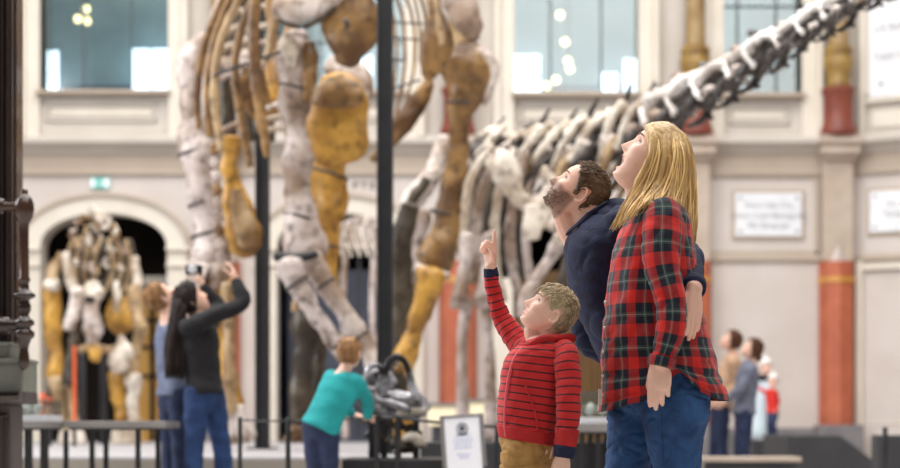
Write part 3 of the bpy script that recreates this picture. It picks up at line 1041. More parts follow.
def vertebra(root, c, t, L, h, neck, k_):
    """spool body with hollow flanks, roof plate with a knob, slanting struts and rear hooks."""
    t = (t + V((0, 0, rvt.uniform(-.10, .10)))).normalized()
    side = t.cross(V((0, 0, 1))).normalized()
    up = side.cross(t).normalized()
    M = Matrix((t, side, up)).transposed().to_4x4()
    M = Matrix.Translation(c) @ M @ Matrix.Rotation(rvt.uniform(-.25, .25), 4, 'X')
    h = h * rvt.uniform(.90, 1.12)
    J = lambda a: rvt.uniform(-a, a)
    q = lambda x, y, z: V((x * L, y * h, z * h))
    ds = lambda a, f: (lambda p, u, g: h * a * noise.noise((p + c) * (f / h)))
    mb = MB()
    mb.sweep([q(-.54, 0, -.18), q(-.3, 0, -.14), q(0, 0, -.10), q(.3, 0, -.14), q(.54, 0, -.18)], [(.26 * h, .27 * h), (.2 * h, .18 * h), (.16 * h, .11 * h), (.2 * h, .18 * h), (.24 * h, .24 * h)], (0, 0, 1), n=14, sub=2, disp=ds(.10, 6))
    mb.sweep([q(-.46, 0, .1), q(0, 0, .14), q(.44, 0, .08)], [(.22 * h, .11 * h), (.24 * h, .09 * h), (.2 * h, .10 * h)], (0, 0, 1), n=12, sub=3, disp=ds(.09, 7))  # dark web filling the flanks, standing in for shaded hollows
    mb.xform(M)
    body = mb.build('vertebra', B_DARK, root)
    mb = MB()
    if neck:
        mb.sweep([q(-.56, 0, .30 + J(.05)), q(-.3, 0, .44), q(.05, 0, .46 + J(.04)), q(.34, 0, .36), q(.58, 0, .2)], [(.22 * h, .34 * h), (.20 * h, .30 * h), (.17 * h, .24 * h), (.15 * h, .26 * h), (.07 * h, .15 * h)], (0, 0, 1), n=14, sub=3, disp=ds(.16, 6))
        for sy in (-1, 1):
            x_ = J(.1)
            mb.sweep([q(-.52 + x_, sy * .24, .34), q(-.40 + x_, sy * .31, .08), q(-.30 + x_, sy * .26, -.22)], [.11 * h, .07 * h, .10 * h], n=9, sub=2, disp=ds(.08, 8))
    else:
        mb.sweep([q(-.3, 0, .26), q(0, 0, .34), q(.4, 0, .42)], [(.10 * h, .2 * h), (.12 * h, .22 * h), (.10 * h, .16 * h)], (0, 0, 1), n=12, sub=3, disp=ds(.14, 6))
        for sy in (-1, 1):
            x_ = J(.12)
            mb.sweep([q(-.62 + x_, sy * .26, -.42), q(-.2 + x_, sy * .32, -.04), q(.2 + x_, sy * .30, .26), q(.5 + x_, sy * .2, .48)], [.09 * h, .085 * h, .10 * h, .09 * h], n=9, sub=3, disp=ds(.10, 7))
    mb.xform(M)
    mb.build('neural_arch', B_LIT if neck else B_IVORY, root)  # neck plates painted whiter for the light from above
    for sy in (-1, 1):
        if rvt.random() < .2:
            continue
        mb = MB()
        x_, z_ = J(.14), J(.05)
        mb.sweep([q(-.2 + x_, sy * .2, -.2 + z_), q(.0 + x_, sy * .3, -.10 + z_), q(.22 + x_, sy * .24, -.2 + z_)], [.05 * h, .12 * h * rvt.uniform(.6, 1.1), .05 * h], n=9, sub=3, disp=ds(.12, 7))
        mb.xform(M)
        mb.build('flank_ridge', B_PALE, root)
    mb = MB()
    if neck:
        mb.sweep([q(-.24, 0, .42), q(-.30, 0, .60), q(-.38, 0, .74), q(-.44, 0, .82)], [(.18 * h, .14 * h), (.14 * h, .12 * h), (.15 * h, .12 * h), (.08 * h, .08 * h)], n=10, sub=2, disp=ds(.14, 7))
    else:
        mb.sweep([q(.1, 0, .36), q(.34, 0, .56), q(.66, 0, .86 + J(.08))], [(.14 * h, .06 * h), (.09 * h, .05 * h), (.03 * h, .025 * h)], n=9, sub=2)
    mb.xform(M)
    mb.build('spinous_process', (B_GREY if k_ % 2 else B_DARK) if neck else B_DARK, root)
    for sy in (-1, 1):
        mb = MB()
        z_ = J(.06)
        if neck:
            mb.sweep([q(.36, sy * .2, -.16), q(.2, sy * .28, -.40 + z_), q(-.02, sy * .28, -.50 + z_), q(-.26, sy * .22, -.54 + z_), q(-.48, sy * .18, -.46)], [.13 * h, .12 * h, .10 * h, .06 * h, .025 * h], n=9, sub=2, disp=ds(.07, 7))
            mb.sweep([q(.14, sy * .28, -.42), q(.22, sy * .3, -.56), q(.32, sy * .3, -.64 + z_)], [.10 * h, .07 * h, .03 * h], n=9, sub=2)
        else:
            mb.sweep([q(.2, sy * .22, -.16), q(-.1, sy * .3, -.42), q(-.5, sy * .28, -.66 + z_), q(-.8, sy * .24, -.9 + z_)], [.09 * h, .08 * h, .06 * h, .03 * h], n=9, sub=2, disp=ds(.07, 7))
        mb.xform(M)
        mb.build('cervical_rib', B_DARK if neck or k_ % 2 else B_TAN, root)


def pxy(p):
    return CX + p.x * F / p.y, CY - (p.z - CZ) * F / p.y


def step(s0, Lp):
    """arc length that spans Lp pixels from s0."""
    a = pxy(along(s0)[0])
    s1 = s0
    while s1 < cum[-1]:
        s1 += .01
        b = pxy(along(s1)[0])
        if (b[0] - a[0]) ** 2 + (b[1] - a[1]) ** 2 > Lp * Lp:
            break
    return s1


s_, k_ = 0.02, 0
while s_ < cum[-1] - .1:
    x = pxy(along(s_)[0])[0]
    nk = x > 640
    hp, Lp = (lerp(42, 25, min(1, (x - 640) / 230)), lerp(31, 27, (x - 640) / 230)) if nk else (lerp(34, 48, max(0, min(1, (x - 480) / 60))), 22)
    s1 = step(s_, Lp)
    c2, t2 = along((s_ + s1) / 2)
    vertebra(T2, c2, t2, (s1 - s_) * 1.05, hp * c2.y / F, nk, k_)
    s_ = s1
    k_ += 1
for k_, x in enumerate((474, 490, 508, 526)):  # dark plates added behind the ribs to paint the gaps as shaded
    bonev(T2, 'far_rib', B_DARK, [(x + 14, 160, 5), (x - 2, 190, 8), (x - 8, 230, 9), (x - 4, 276, 7)], 19.4, flat=.4, n=10, seed=k_ + 60)
# trunk ribs sweeping down
for k_, (pts, m) in enumerate((
        ([(492, 146, 4), (474, 172, 5), (465, 208, 5.5), (464, 246, 5), (470, 282, 4)], B_IVORY),
        ([(503, 148, 4), (486, 178, 5), (477, 216, 5.5), (477, 258, 5), (484, 296, 4)], B_GREY),
        ([(514, 150, 4), (500, 188, 5), (494, 230, 5), (496, 268, 5), (503, 300, 4)], B_IVORY),
        ([(526, 152, 4), (514, 196, 5), (510, 236, 5.5), (513, 272, 5), (520, 298, 4)], B_GREY),
        ([(484, 150, 4), (466, 180, 4.5), (456, 216, 5), (454, 250, 4)], B_OLIVE),
        ([(540, 152, 4), (528, 200, 4.5), (526, 240, 4.5), (530, 280, 4)], B_GREY),
        ([(512, 148, 3.5), (490, 196, 4), (486, 244, 4.5), (490, 290, 4)], B_OLIVE),
        ([(498, 148, 3.5), (480, 190, 4), (470, 236, 4.5), (473, 280, 4)], B_OLIVE))):
    bonev(T2, 'rib', m, pts, 18.2 + .12 * k_, flat=.8, n=10, sub=5, seed=k_ * 2.3)
bone(T2, 'scapula', B_IVORY, [(488, 166, 6), (497, 160, 12), (504, 168, 15), (510, 182, 12.5), (518, 196, 9), (527, 203, 8.5), (536, 206, 8), (544, 198, 6), (547, 186, 4)], 17.5, flat=.35, ref=(1, 0, 0), seed=31)
bonev(T2, 'coracoid', B_IVORY, [(532, 206, 8), (533, 222, 11), (533, 238, 9)], 17.4, flat=.4, seed=32)
bonev(T2, 'humerus', B_GREY, [(561, 238, 9), (556, 248, 8), (545, 264, 6), (534, 284, 6.5), (526, 302, 9), (524, 316, 8)], 17.0, seed=33)
bonev(T2, 'humerus', B_OLIVE, [(577, 244, 12), (573, 262, 12), (566, 284, 12), (560, 308, 12), (556, 330, 10)], 17.8, seed=34)
bonev(T2, 'humerus_head', B_IVORY, [(560, 236, 6.5), (563, 242, 6.5)], 16.9, n=12, sub=2)
for x, y in ((459, 301), (482, 304)):
    bonev(T2, 'limb_bone', B_GREY, [(x + 7, 236, 7), (x + 6, 262, 6), (x + 3, 286, 8), (x, 298, 10), (x, 304, 9)], 17.9, seed=x)
bonev(T2, 'shoulder_bone', B_PALE, [(556, 222, 10), (570, 226, 12), (584, 224, 9)], 17.2, seed=36)
bonev(T2, 'shoulder_bone', B_IVORY, [(545, 168, 5), (552, 186, 6), (552, 206, 8), (548, 226, 7)], 17.8, seed=37)
# cervical ribs fanning under the base of the neck
for k_ in range(7):
    x = 556 + k_ * 13
    bone(T2, 'neck_rib', (B_TAN, B_PALE, B_OLIVE)[k_ % 3], [(x + 12, 166, 2.6), (x, 178, 3.6), (x - 12, 192, 3), (x - 22, 212, 2)], 18.4, flat=.9, n=8, sub=3, seed=k_ + 40)
# rear quarters seen behind the giant's thigh
bone(T2, 'ilium', B_PALE, [(444, 138, 6), (440, 152, 9), (434, 168, 7)], 19.5, ref=(1, 0, 0), seed=41)
bone(T2, 'pelvis_bone', B_PALE, [(438, 170, 6), (428, 180, 10), (414, 200, 11), (404, 214, 8)], 19.3, ref=(1, 0, 0), seed=42)
bone(T2, 'pelvis_hollow', B_OLIVE, [(426, 180, 5), (416, 194, 6), (409, 206, 4)], 19.05, ref=(1, 0, 0), seed=43)
bonev(T2, 'rear_femur', B_GREY, [(424, 214, 9), (418, 236, 8), (412, 262, 8), (408, 300, 8), (406, 430, 8)], 19.6, seed=44)
for x in (530, 556):
    bonev(T2, 'forearm', B_GREY, [(x, 312, 8), (x - 4, 350, 6), (x - 2, 390, 6), (x, 437, 9)], 17.4, seed=x)
bonev(T2, 'shin', B_GREY, [(466, 302, 7), (462, 350, 5), (464, 436, 8)], 18.6, seed=46)
bonev(T2, 'shin', B_GREY, [(486, 304, 7), (490, 350, 5), (492, 436, 8)], 18.6, seed=47)

# ---- pale tail or rib heap under the second arch
base = P(356, 436, 25.5)
T4 = thing('small_skeleton', 'small pale dinosaur skeleton half hidden under the second arch beneath the capital letters', 'skeleton', (base.x, base.y, POD))
for k_ in range(11):
    x = 338 + k_ * 4.2
    bone(T4, 'rib', (B_IVORY, B_GREY)[k_ % 2], [(x + 3, 220 + (k_ % 3) * 3, 1.5), (x - 2, 232, 1.8), (x + 1, 244, 1.8), (x + 5, 256 - (k_ % 2) * 6, 1.4)], 25.5, n=8, sub=3, ref=(1, 0, 0))
boneh(T4, 'spine', B_GREY, [(330, 236, 3), (345, 226, 4), (362, 220, 4), (380, 222, 3.5), (392, 230, 2.5)], 25.8, rough=.2, seed=50)
for x in (345, 374):
    bonev(T4, 'leg_bone', B_GREY, [(x, 252, 4), (x - 2, 310, 3), (x + 1, 370, 3), (x, 437, 4)], 25.6, n=8)
MB().beam(P(359, 437, 25.7), P(359, 230, 25.7), .05, .05, (0, 1, 0)).build('mount_rod', M_BLACK, T4, smooth=False)

# ---- the frontal skeleton under the left arch
base = P(97, 443, 24)
T3 = thing('frilled_skeleton', 'front-facing pale and golden dinosaur skeleton standing under the left arch', 'skeleton', (base.x, base.y, POD))
D3 = 24.0
random.seed(5)
FR = [(95, 209), (103, 212), (112, 220), (122, 229), (119, 240), (128, 258), (126, 270), (100, 278), (84, 270), (72, 262), (66, 244), (66, 230), (74, 222), (84, 214)]


def inside(x, y, pg):
    c = False
    for (x0_, y0_), (x1_, y1_) in zip(pg, pg[1:] + pg[:1]):
        if (y0_ > y) != (y1_ > y) and x < (x1_ - x0_) * (y - y0_) / (y1_ - y0_) + x0_:
            c = not c
    return c


k_ = 0
while k_ < 64:
    x, y = random.uniform(64, 130), random.uniform(208, 280)
    if not inside(x, y, FR):
        continue
    L_, a_ = random.uniform(3, 8), random.gauss(pi / 2 + (95 - x) * .012, .5)
    dx, dy = cos(a_) * L_ / 2, sin(a_) * L_ / 2
    w_ = random.uniform(1.8, 3.8)
    bone(T3, 'frill_lobe', random.choice((B_PALE, B_IVORY, B_TAN, B_PALE, B_BROWN, B_IVORY) if x < 100 or y < 232 else (B_PALE, B_TAN, B_TAN, B_GREY, B_BROWN, B_IVORY)), [(x - dx, y - dy, w_), (x, y, w_ * .7), (x + dx, y + dy, w_ * 1.1)], D3 - .35 + .5 * random.random(), n=9, sub=2, rough=.2, seed=k_ * 1.7)
    k_ += 1
for k_ in range(8):
    x = 66 + k_ * 4.5
    bonev(T3, 'rib', (B_TAN, B_OLIVE)[k_ % 2], [(x + 8, 238, 2.2), (x + 2, 256, 2.6), (x, 274, 2.6), (x + 8, 294, 2)], D3, n=8, sub=3, seed=k_)
for k_ in range(7):
    x = 106 + k_ * 4.3
    bonev(T3, 'rib', (B_OLIVE, B_TAN)[k_ % 2], [(x - 2, 240, 2.2), (x + 2, 256, 2.6), (x + 2, 274, 2.6), (x - 5, 292, 2)], D3, n=8, sub=3, seed=k_ + 9)
bonev(T3, 'scapula', B_TAN, [(62, 256, 5), (54, 270, 7), (51, 284, 6)], D3 + .4, seed=51)
bonev(T3, 'scapula', B_IVORY, [(66, 254, 4), (68, 272, 5), (72, 286, 5.5), (74, 292, 4)], D3 - .4, seed=52)
bonev(T3, 'scapula', B_IVORY, [(134, 258, 4), (137, 272, 4.5), (138, 288, 5), (137, 296, 4)], D3 - .4, seed=53)
bonev(T3, 'hind_leg', B_GOLD, [(51, 286, 9), (51, 304, 9.5), (53, 330, 9), (55, 352, 8.5), (57, 374, 10)], D3 + .5, seed=54)
bonev(T3, 'knee', B_IVORY, [(47, 286, 6), (56, 285, 7)], D3 + .3, n=10)
bonev(T3, 'humerus', B_PALE, [(78, 290, 6.5), (76, 306, 7), (72, 318, 7), (69, 328, 6)], D3 - .5, seed=55)
bonev(T3, 'forearm', B_OLIVE, [(74, 326, 5), (73, 346, 6), (70, 364, 7), (69, 382, 8)], D3 - .4, seed=56)
bonev(T3, 'shank', B_TAN, [(55, 380, 8), (59, 398, 6), (63, 418, 5), (65, 436, 6)], D3 + .4, seed=57)
bonev(T3, 'shank', B_TAN, [(70, 384, 6), (72, 404, 5), (75, 424, 4.5), (76, 438, 5)], D3 - .2, seed=58)
bonev(T3, 'humerus', B_TAN, [(134, 288, 7), (136, 304, 7), (138, 318, 6.5), (142, 328, 6)], D3 - .5, seed=59)
bonev(T3, 'forearm', B_TAN, [(141, 330, 6), (136, 346, 5), (133, 362, 6), (132, 378, 7)], D3 - .3, seed=60)
bonev(T3, 'blade_bone', B_IVORY, [(120, 336, 3), (123, 346, 8), (122, 356, 11), (117, 366, 11), (115, 370, 7)], D3 - .6, flat=.5, seed=61)
bonev(T3, 'pelvis_disc', B_GOLD, [(119, 300, 12), (121, 314, 17), (122, 324, 15), (122, 332, 8)], D3 + .3, flat=.5, seed=62)
bonev(T3, 'shank', B_GOLD, [(116, 374, 8), (118, 390, 8), (120, 408, 6.5), (122, 420, 6)], D3 - .2, seed=63)
bonev(T3, 'shank', B_IVORY, [(134, 378, 9), (134, 388, 8), (133, 404, 5.5), (134, 420, 6)], D3 - .4, seed=64)
bonev(T3, 'skull', B_IVORY, [(94, 285, 9), (94, 291, 12), (95, 297, 11)], D3 - .8, seed=65)
bonev(T3, 'skull_snout', B_GREY, [(92, 300, 7), (92, 316, 9), (92, 330, 10), (92, 340, 7)], D3 - .9, seed=66)
bonev(T3, 'eye_hollow', M_DARKIN, [(87, 299, 3.5), (93, 300, 3.5)], D3 - 1.2, n=8, rough=0)
bonev(T3, 'breast_bone', B_IVORY, [(116, 282, 3), (117, 298, 4), (116, 310, 3)], D3 - .5, seed=67)
bonev(T3, 'jaw_knob', B_GOLD, [(93, 348, 6), (96, 356, 6.5), (97, 360, 4)], D3 - .8, seed=68)
boneh(T3, 'collar_bone', B_TAN, [(80, 350, 4), (92, 346, 4), (108, 350, 4), (120, 348, 3)], D3 - .4)
for cx_, nx in ((66, 3), (76, 4), (121, 4), (134, 3)):
    for j in range(nx):
        x = cx_ + (j - (nx - 1) / 2) * 5
        bonev(T3, 'toe', B_IVORY, [(x - (x - cx_) * .3, 432 if cx_ < 100 else 424, 2.6), (x, 438, 2.8), (x, 443, 2.6)], D3 - .6, n=8, sub=2)
for x in (82, 103):
    MB().beam(P(x, 444.5, D3 + .2), P(x, 345, D3 + .2), .09, .09, (0, 1, 0)).build('mount_post', M_BLACK, T3, smooth=False)

# ---- gunmetal skull cast on its low stand, behind the child in teal
DS = 11.6
base = P(400, 462, DS)
SK = thing('skull_cast', 'dark glossy cast of a large dinosaur skull on a low black stand, facing right', 'skull', (base.x, base.y, 0))


def sk(name, m, pts, dd=0.0, flat=.8, ref=(1, 0, 0), **k):
    return bone(SK, name, m, pts, DS + dd, flat=flat, ref=ref, **k)


sk('cranium', B_CAST, [(365, 384, 8), (373, 378, 12), (384, 378, 10), (392, 384, 8)], .05, ref=(0, 0, 1), rough=.15, seed=70)
sk('snout', B_CAST, [(384, 398, 8), (396, 400, 11), (410, 402, 11), (420, 404, 9), (427, 407, 5)], 0, ref=(0, 0, 1), flat=1.2, rough=.08, seed=71)
for dd in (-.11, .11):
    sk('nasal_arch', B_CAST, [(383, 394, 5), (384, 378, 4.5), (388, 364, 4), (396, 357, 3.6), (404, 361, 3.4), (409, 372, 3.6), (412, 386, 4.5), (418, 398, 5)], dd, ref=None, flat=1, n=10, rough=.12, seed=72)
    sk('eye_ring', B_CAST, [(366, 382, 3), (368, 370, 3), (375, 365, 3), (381, 369, 3), (380, 381, 3), (374, 390, 3), (367, 388, 3), (366, 382, 3)], dd * 1.1, ref=None, flat=1, n=10, rough=.12, seed=73)
    sk('cheek_bar', B_CAST, [(366, 392, 4), (378, 400, 4), (392, 404, 4.5), (410, 410, 4)], dd * 1.15, ref=(0, 0, 1), rough=.12, seed=74)
    sk('jaw', B_CAST, [(362, 400, 5), (376, 408, 5.5), (394, 413, 5), (412, 414, 5), (424, 412, 4.5)], dd * .95, ref=(0, 0, 1), rough=.12, seed=75)
sk('nose_septum', B_OLIVE, [(396, 362, 3), (398, 374, 6), (400, 388, 8), (402, 394, 6)], .06, flat=.4, seed=76)
sk('nose_stone', B_GOLD, [(397, 368, 3), (399, 371, 3)], -.05, n=8, sub=2)
for k_ in range(8):
    x = 398 + k_ * 3.6
    sk('tooth', B_IVORY, [(x, 407 + k_ * .3, 1.5), (x + .4, 412 + k_ * .2, 1.2), (x + .6, 415, .5)], -.135, n=8, sub=2, rough=0)
for k_, (x, y, r_) in enumerate(((370, 418, 7), (381, 424, 7), (393, 422, 7), (404, 426, 7), (414, 432, 6), (372, 434, 7), (386, 438, 7))):
    sk('neck_vertebra', B_DARK if k_ % 2 else B_OLIVE, [(x - 4, y, r_ * .8), (x, y + 2, r_ * .5), (x + 5, y + 3, r_ * .8)], .1, ref=(0, 0, 1), rough=.22, seed=77 + k_)
sk('loose_vertebra', B_IVORY, [(404, 440, 3), (412, 437, 6), (420, 442, 6), (424, 446, 4)], -.05, ref=(0, 0, 1), rough=.2, seed=90)
sk('loose_vertebra', B_OLIVE, [(394, 444, 6), (404, 446, 7), (412, 450, 4)], 0, ref=(0, 0, 1), rough=.2, seed=91)
for x in (372, 384, 398, 416):
    MB().beam(P(x, 458, DS + .1), P(x, 404, DS + .1), .045, .045, (0, 1, 0)).build('mount_post', M_BLACK, SK, smooth=False)
a, b = P(346, 458, DS), P(458, 458, DS)
MB().box((a.x, DS - .45, a.z - .075), (b.x, DS + .5, a.z)).build('stand_top', M_BLACK, SK, smooth=False, bevel=.008)
MB().box((a.x + .06, DS - .38, 0), (b.x - .06, DS + .43, a.z - .075)).build('stand_body', M_CHAR, SK, smooth=False)
# ------------------------------------------------------------------ people
M_SKIN = mat('skin', rgb(232, 182, 158), .5, rgb(250, 242, 238), 14.0, .04, 60, attr='Col', contrast=(.3, .9), sss=.12)
M_EYE = mat('eye_white', rgb(222, 214, 208), .25)
M_IRIS = mat('iris_blue', rgb(52, 64, 74), .25)
M_PUPIL = mat('pupil', rgb(12, 12, 12), .2)


def hairmat(name, a, b, s=26.0):
    return mat(name, a, .55, b, s, .35, 90, stretch=(1, 1, .25), spec=.25, contrast=(.3, .7))


def tonehair(name, lo, hi, rough=.4):
    m = mat(name, lo, rough, hi, 20, .3, 90, stretch=(1, 1, .3), spec=.35)
    nt = m.node_tree
    bs = nt.nodes['Principled BSDF']
    tc = nt.nodes.new('ShaderNodeTexCoord')
    sp = nt.nodes.new('ShaderNodeSeparateXYZ')
    nt.links.new(tc.outputs['UV'], sp.inputs[0])
    old = [n for n in nt.nodes if n.type == 'MAP_RANGE'][0]
    ad = nt.nodes.new('ShaderNodeMath')
    ad.operation = 'MULTIPLY_ADD'
    ad.inputs[1].default_value = .35
    nt.links.new(old.outputs['Result'], ad.inputs[0])
    nt.links.new(sp.outputs[0], ad.inputs[2])
    mx = [n for n in nt.nodes if n.type == 'MIX'][0]
    nt.links.new(ad.outputs[0], mx.inputs[0])
    return m


H_BLOND = tonehair('hair_golden_blonde', rgb(120, 74, 34), rgb(252, 214, 146), .38)
H_OLD = hairmat('hair_golden_blonde', rgb(232, 198, 134), rgb(172, 128, 70), 30)
H_BOY = tonehair('hair_ash_blond', rgb(104, 86, 60), rgb(226, 208, 172))
H_MAN = tonehair('hair_dark_brown', rgb(50, 38, 28), rgb(140, 112, 84))
H_DARK = hairmat('hair_near_black', rgb(44, 32, 30), rgb(26, 18, 18), 40)
H_CHEST = hairmat('hair_chestnut', rgb(104, 66, 42), rgb(66, 40, 26), 40)
H_LIGHT = hairmat('hair_light_brown', rgb(170, 128, 86), rgb(116, 82, 52), 40)
M_BROW = mat('brow_hair', rgb(110, 80, 56), .7)
M_LASH = mat('lash', rgb(40, 28, 24), .6)
M_NAVY = mat('navy_knit', rgb(20, 31, 68), .85, rgb(12, 19, 46), 30, .25, 160)
M_NAVYRIB = mat('navy_ribbing', rgb(20, 30, 66), .85, rgb(14, 22, 50), 40, .3, 120)
M_DENIM = mat('blue_denim', rgb(40, 84, 136), .8, rgb(22, 56, 100), 14, .25, 220, contrast=(.35, .7))
M_DENIM_D = mat('dark_denim', rgb(34, 48, 84), .8, rgb(24, 36, 66), 14, .25, 200)
M_DENIM_B = mat('mid_denim', rgb(36, 66, 116), .8, rgb(23, 46, 88), 10, .2, 100)
M_STITCH = mat('stitching', rgb(150, 130, 96), .8)
M_KHAKI = mat('khaki_cotton', rgb(180, 138, 76), .8, rgb(152, 112, 58), 12, .25, 120)
M_RED = mat('red_jersey', rgb(184, 28, 30), .8, rgb(164, 22, 26), 20, .2, 150)
M_ZIP = mat('zip_pink', rgb(214, 84, 96), .6)
M_BLACKCLOTH = mat('black_knit', rgb(26, 24, 28), .85, rgb(18, 17, 20), 20, .2, 100)
M_TEALCL = mat('teal_fleece', rgb(22, 158, 160), .8, rgb(16, 140, 144), 10, .2, 90)
M_GREYCL = mat('grey_knit', rgb(118, 122, 140), .85, rgb(100, 104, 122), 14, .2)
M_BLUECL = mat('grey_blue_shirt', rgb(112, 120, 144), .85, rgb(92, 100, 126), 12)
M_BEIGECL = mat('beige_top', rgb(206, 170, 140), .85, rgb(190, 152, 122), 12)
M_PALEBLUE = mat('pale_blue_coat', rgb(206, 222, 230), .8, rgb(194, 210, 220), 8)
M_WHITECL = mat('white_wool', rgb(238, 234, 230), .9, rgb(226, 220, 216), 12)
M_REDCL = mat('scarlet_jacket', rgb(216, 44, 34), .7, rgb(200, 36, 28), 8)
M_SHOE = mat('dark_shoe', rgb(44, 38, 36), .5, rgb(34, 30, 28), 10)
M_BUTTON = mat('pearl_button', rgb(220, 214, 206), .3)


def ramp_nodes(nt, src, stops):
    r = nt.nodes.new('ShaderNodeValToRGB')
    r.color_ramp.interpolation = 'CONSTANT'
    el = r.color_ramp.elements
    el[0].position, el[0].color = stops[0]
    el[1].position, el[1].color = stops[1]
    for p, c in stops[2:]:
        e = el.new(p)
        e.color = c
    nt.links.new(src, r.inputs[0])
    return r.outputs[0]


def uvfract(nt, axis, period, off=0.0):
    tc = nt.nodes.new('ShaderNodeTexCoord')
    sp = nt.nodes.new('ShaderNodeSeparateXYZ')
    nt.links.new(tc.outputs['UV'], sp.inputs[0])
    m = nt.nodes.new('ShaderNodeMath')
    m.operation = 'MULTIPLY_ADD'
    m.inputs[1].default_value = 1 / period
    m.inputs[2].default_value = off
    nt.links.new(sp.outputs[axis], m.inputs[0])
    f = nt.nodes.new('ShaderNodeMath')
    f.operation = 'FRACT'
    nt.links.new(m.outputs[0], f.inputs[0])
    return f.outputs[0]


def cloth_base(name, rough=.85):
    m = bpy.data.materials.new(name)
    m.use_nodes = True
    b = m.node_tree.nodes['Principled BSDF']
    b.inputs['Roughness'].default_value = rough
    b.inputs['Sheen Weight'].default_value = .15
    nt = m.node_tree
    tc = nt.nodes.new('ShaderNodeTexCoord')
    nb = nt.nodes.new('ShaderNodeTexNoise')
    nb.inputs['Scale'].default_value = 140
    nt.links.new(tc.outputs['Object'], nb.inputs['Vector'])
    bp = nt.nodes.new('ShaderNodeBump')
    bp.inputs['Strength'].default_value = .25
    bp.inputs['Distance'].default_value = .004
    nt.links.new(nb.outputs['Fac'], bp.inputs['Height'])
    nt.links.new(bp.outputs['Normal'], b.inputs['Normal'])
    return m, nt, b


def plaid(name, pu, pv, ou=0.0, ov=0.0):
    m, nt, b = cloth_base(name)
    red, navy, grn, blk, ltr = rgb(204, 28, 16), rgb(14, 16, 38), rgb(52, 78, 72), rgb(12, 12, 22), rgb(136, 142, 134)
    st = [(0, red), (.33, blk), (.37, navy), (.595, grn), (.66, ltr), (.69, grn), (.745, navy), (.95, red)]
    a = ramp_nodes(nt, uvfract(nt, 0, pu, ou), st)
    c = ramp_nodes(nt, uvfract(nt, 1, pv, ov), st)
    mx = nt.nodes.new('ShaderNodeMix')
    mx.data_type = 'RGBA'
    mx.inputs[0].default_value = .5
    nt.links.new(a, mx.inputs[6])
    nt.links.new(c, mx.inputs[7])
    nt.links.new(mx.outputs[2], b.inputs['Base Color'])
    return m


def stripes(name, period, off=0.0, frac=.2):
    m, nt, b = cloth_base(name)
    red, dk = rgb(190, 28, 30), rgb(66, 14, 24)
    a = ramp_nodes(nt, uvfract(nt, 1, period, off), [(0, red), (1 - frac, dk)])
    nt.links.new(a, b.inputs['Base Color'])
    return m


# ---- heads
SL = [(-.121, .048, .016, .012), (-.116, .066, .004, .027), (-.106, .080, -.008, .040), (-.092, .084, -.030, .050), (-.076, .0855, -.046, .0575), (-.060, .087, -.062, .064), (-.040, .088, -.080, .0695), (-.020, .087, -.090, .073), (0, .0865, -.096, .0755),
      (.022, .0905, -.099, .0765), (.045, .0885, -.097, .075), (.068, .079, -.090, .0705), (.088, .062, -.076, .0605), (.102, .040, -.055, .045), (.110, .018, -.034, .027), (.1125, .002, -.018, .010)]


def slice_at(z):
    if z <= SL[0][0]:
        return SL[0][1:]
    for i in range(len(SL) - 1):
        if z <= SL[i + 1][0]:
            t = (z - SL[i][0]) / (SL[i + 1][0] - SL[i][0])
            a = SL[max(i - 1, 0)]
            d = SL[min(i + 2, len(SL) - 1)]
            return tuple(lerp(SL[i][k], SL[i + 1][k], sstep(t) * .5 + t * .5) for k in (1, 2, 3))
    return SL[-1][1:]


def gz(v, c, s):
    return math.exp(-((v - c) / s) ** 2)


def head_pt(az, z, jaw=0.0, feat=True, off=0.0):
    """az 0 = face front, positive towards the person's right ear. Local x right, y forward, z up."""
    yf, yb, w = slice_at(z)
    yc = -.008 if z > -.05 else lerp(-.008, .02, min(1, (-.05 - z) / .06))
    c, s = cos(az), sin(az)
    x = (w + off) * math.copysign(abs(s) ** .92, s)
    y = yc + ((yf + off - yc) * abs(c) ** .82 if c > 0 else -(yc - yb + off) * abs(c) ** .95)
    if feat and c > 0:
        zj = z
        d = 0.0
        if z <= .004 and z > -.043:
            h = lerp(.006, .029, (.004 - z) / .047)
        elif z <= -.043:
            h = .029 * max(0, 1 - (-.043 - z) / .013) ** .8 if z > -.056 else 0
        else:
            h = .006 * max(0, 1 - (z - .004) / .02)
        sx = lerp(.0085, .0135, max(0, min(1, -z / .045)))
        d += h * math.exp(-abs(x / sx) ** 2.2)
        d += .006 * (gz(abs(x), .013, .006) * gz(z, -.046, .007))
        d -= .0125 * gz(abs(x), .032, .0155) * gz(z, -.001, .0115)
        d += .0045 * gz(abs(x), .028, .017) * gz(z, .019, .009)
        d += .005 * gz(abs(x), .047, .018) * gz(z, -.03, .02)
        d += .0065 * gz(x, 0, .021) * gz(zj, -.0675, .0058)
        d += .0075 * gz(x, 0, .019) * gz(zj, -.0805, .0058)
        d -= .0045 * gz(x, 0, .024) * gz(zj, -.0738, .0024)
        d -= .004 * gz(x, 0, .02) * gz(zj, -.0915, .006)
        d += .006 * gz(x, 0, .019) * gz(zj, -.107, .010)
        if jaw:
            d -= .030 * gz(x, 0, .0175) * gz(z, -.0738, .0042)
        y += d
    if jaw and z < -.066:                    # dropped jaw: everything under the upper lip swings down and back
        q = sstep((-.0685 - z) / .011)
        y -= jaw * .3 * q * (1 if y > 0 else .2)
        z -= jaw * q
    return V((x, y, z))


class Frame:
    def __init__(s, O, f, u, sc=1.0):
        s.O = V(O)
        s.f = V(f).normalized()
        u = V(u)
        s.u = (u - s.f * u.dot(s.f)).normalized()
        s.r = s.f.cross(s.u)
        s.sc = sc

    def __call__(s, p):
        return s.O + (s.r * p[0] + s.f * p[1] + s.u * p[2]) * s.sc

    def inv(s, w):
        d = (V(w) - s.O) / s.sc
        return V((d.dot(s.r), d.dot(s.f), d.dot(s.u)))


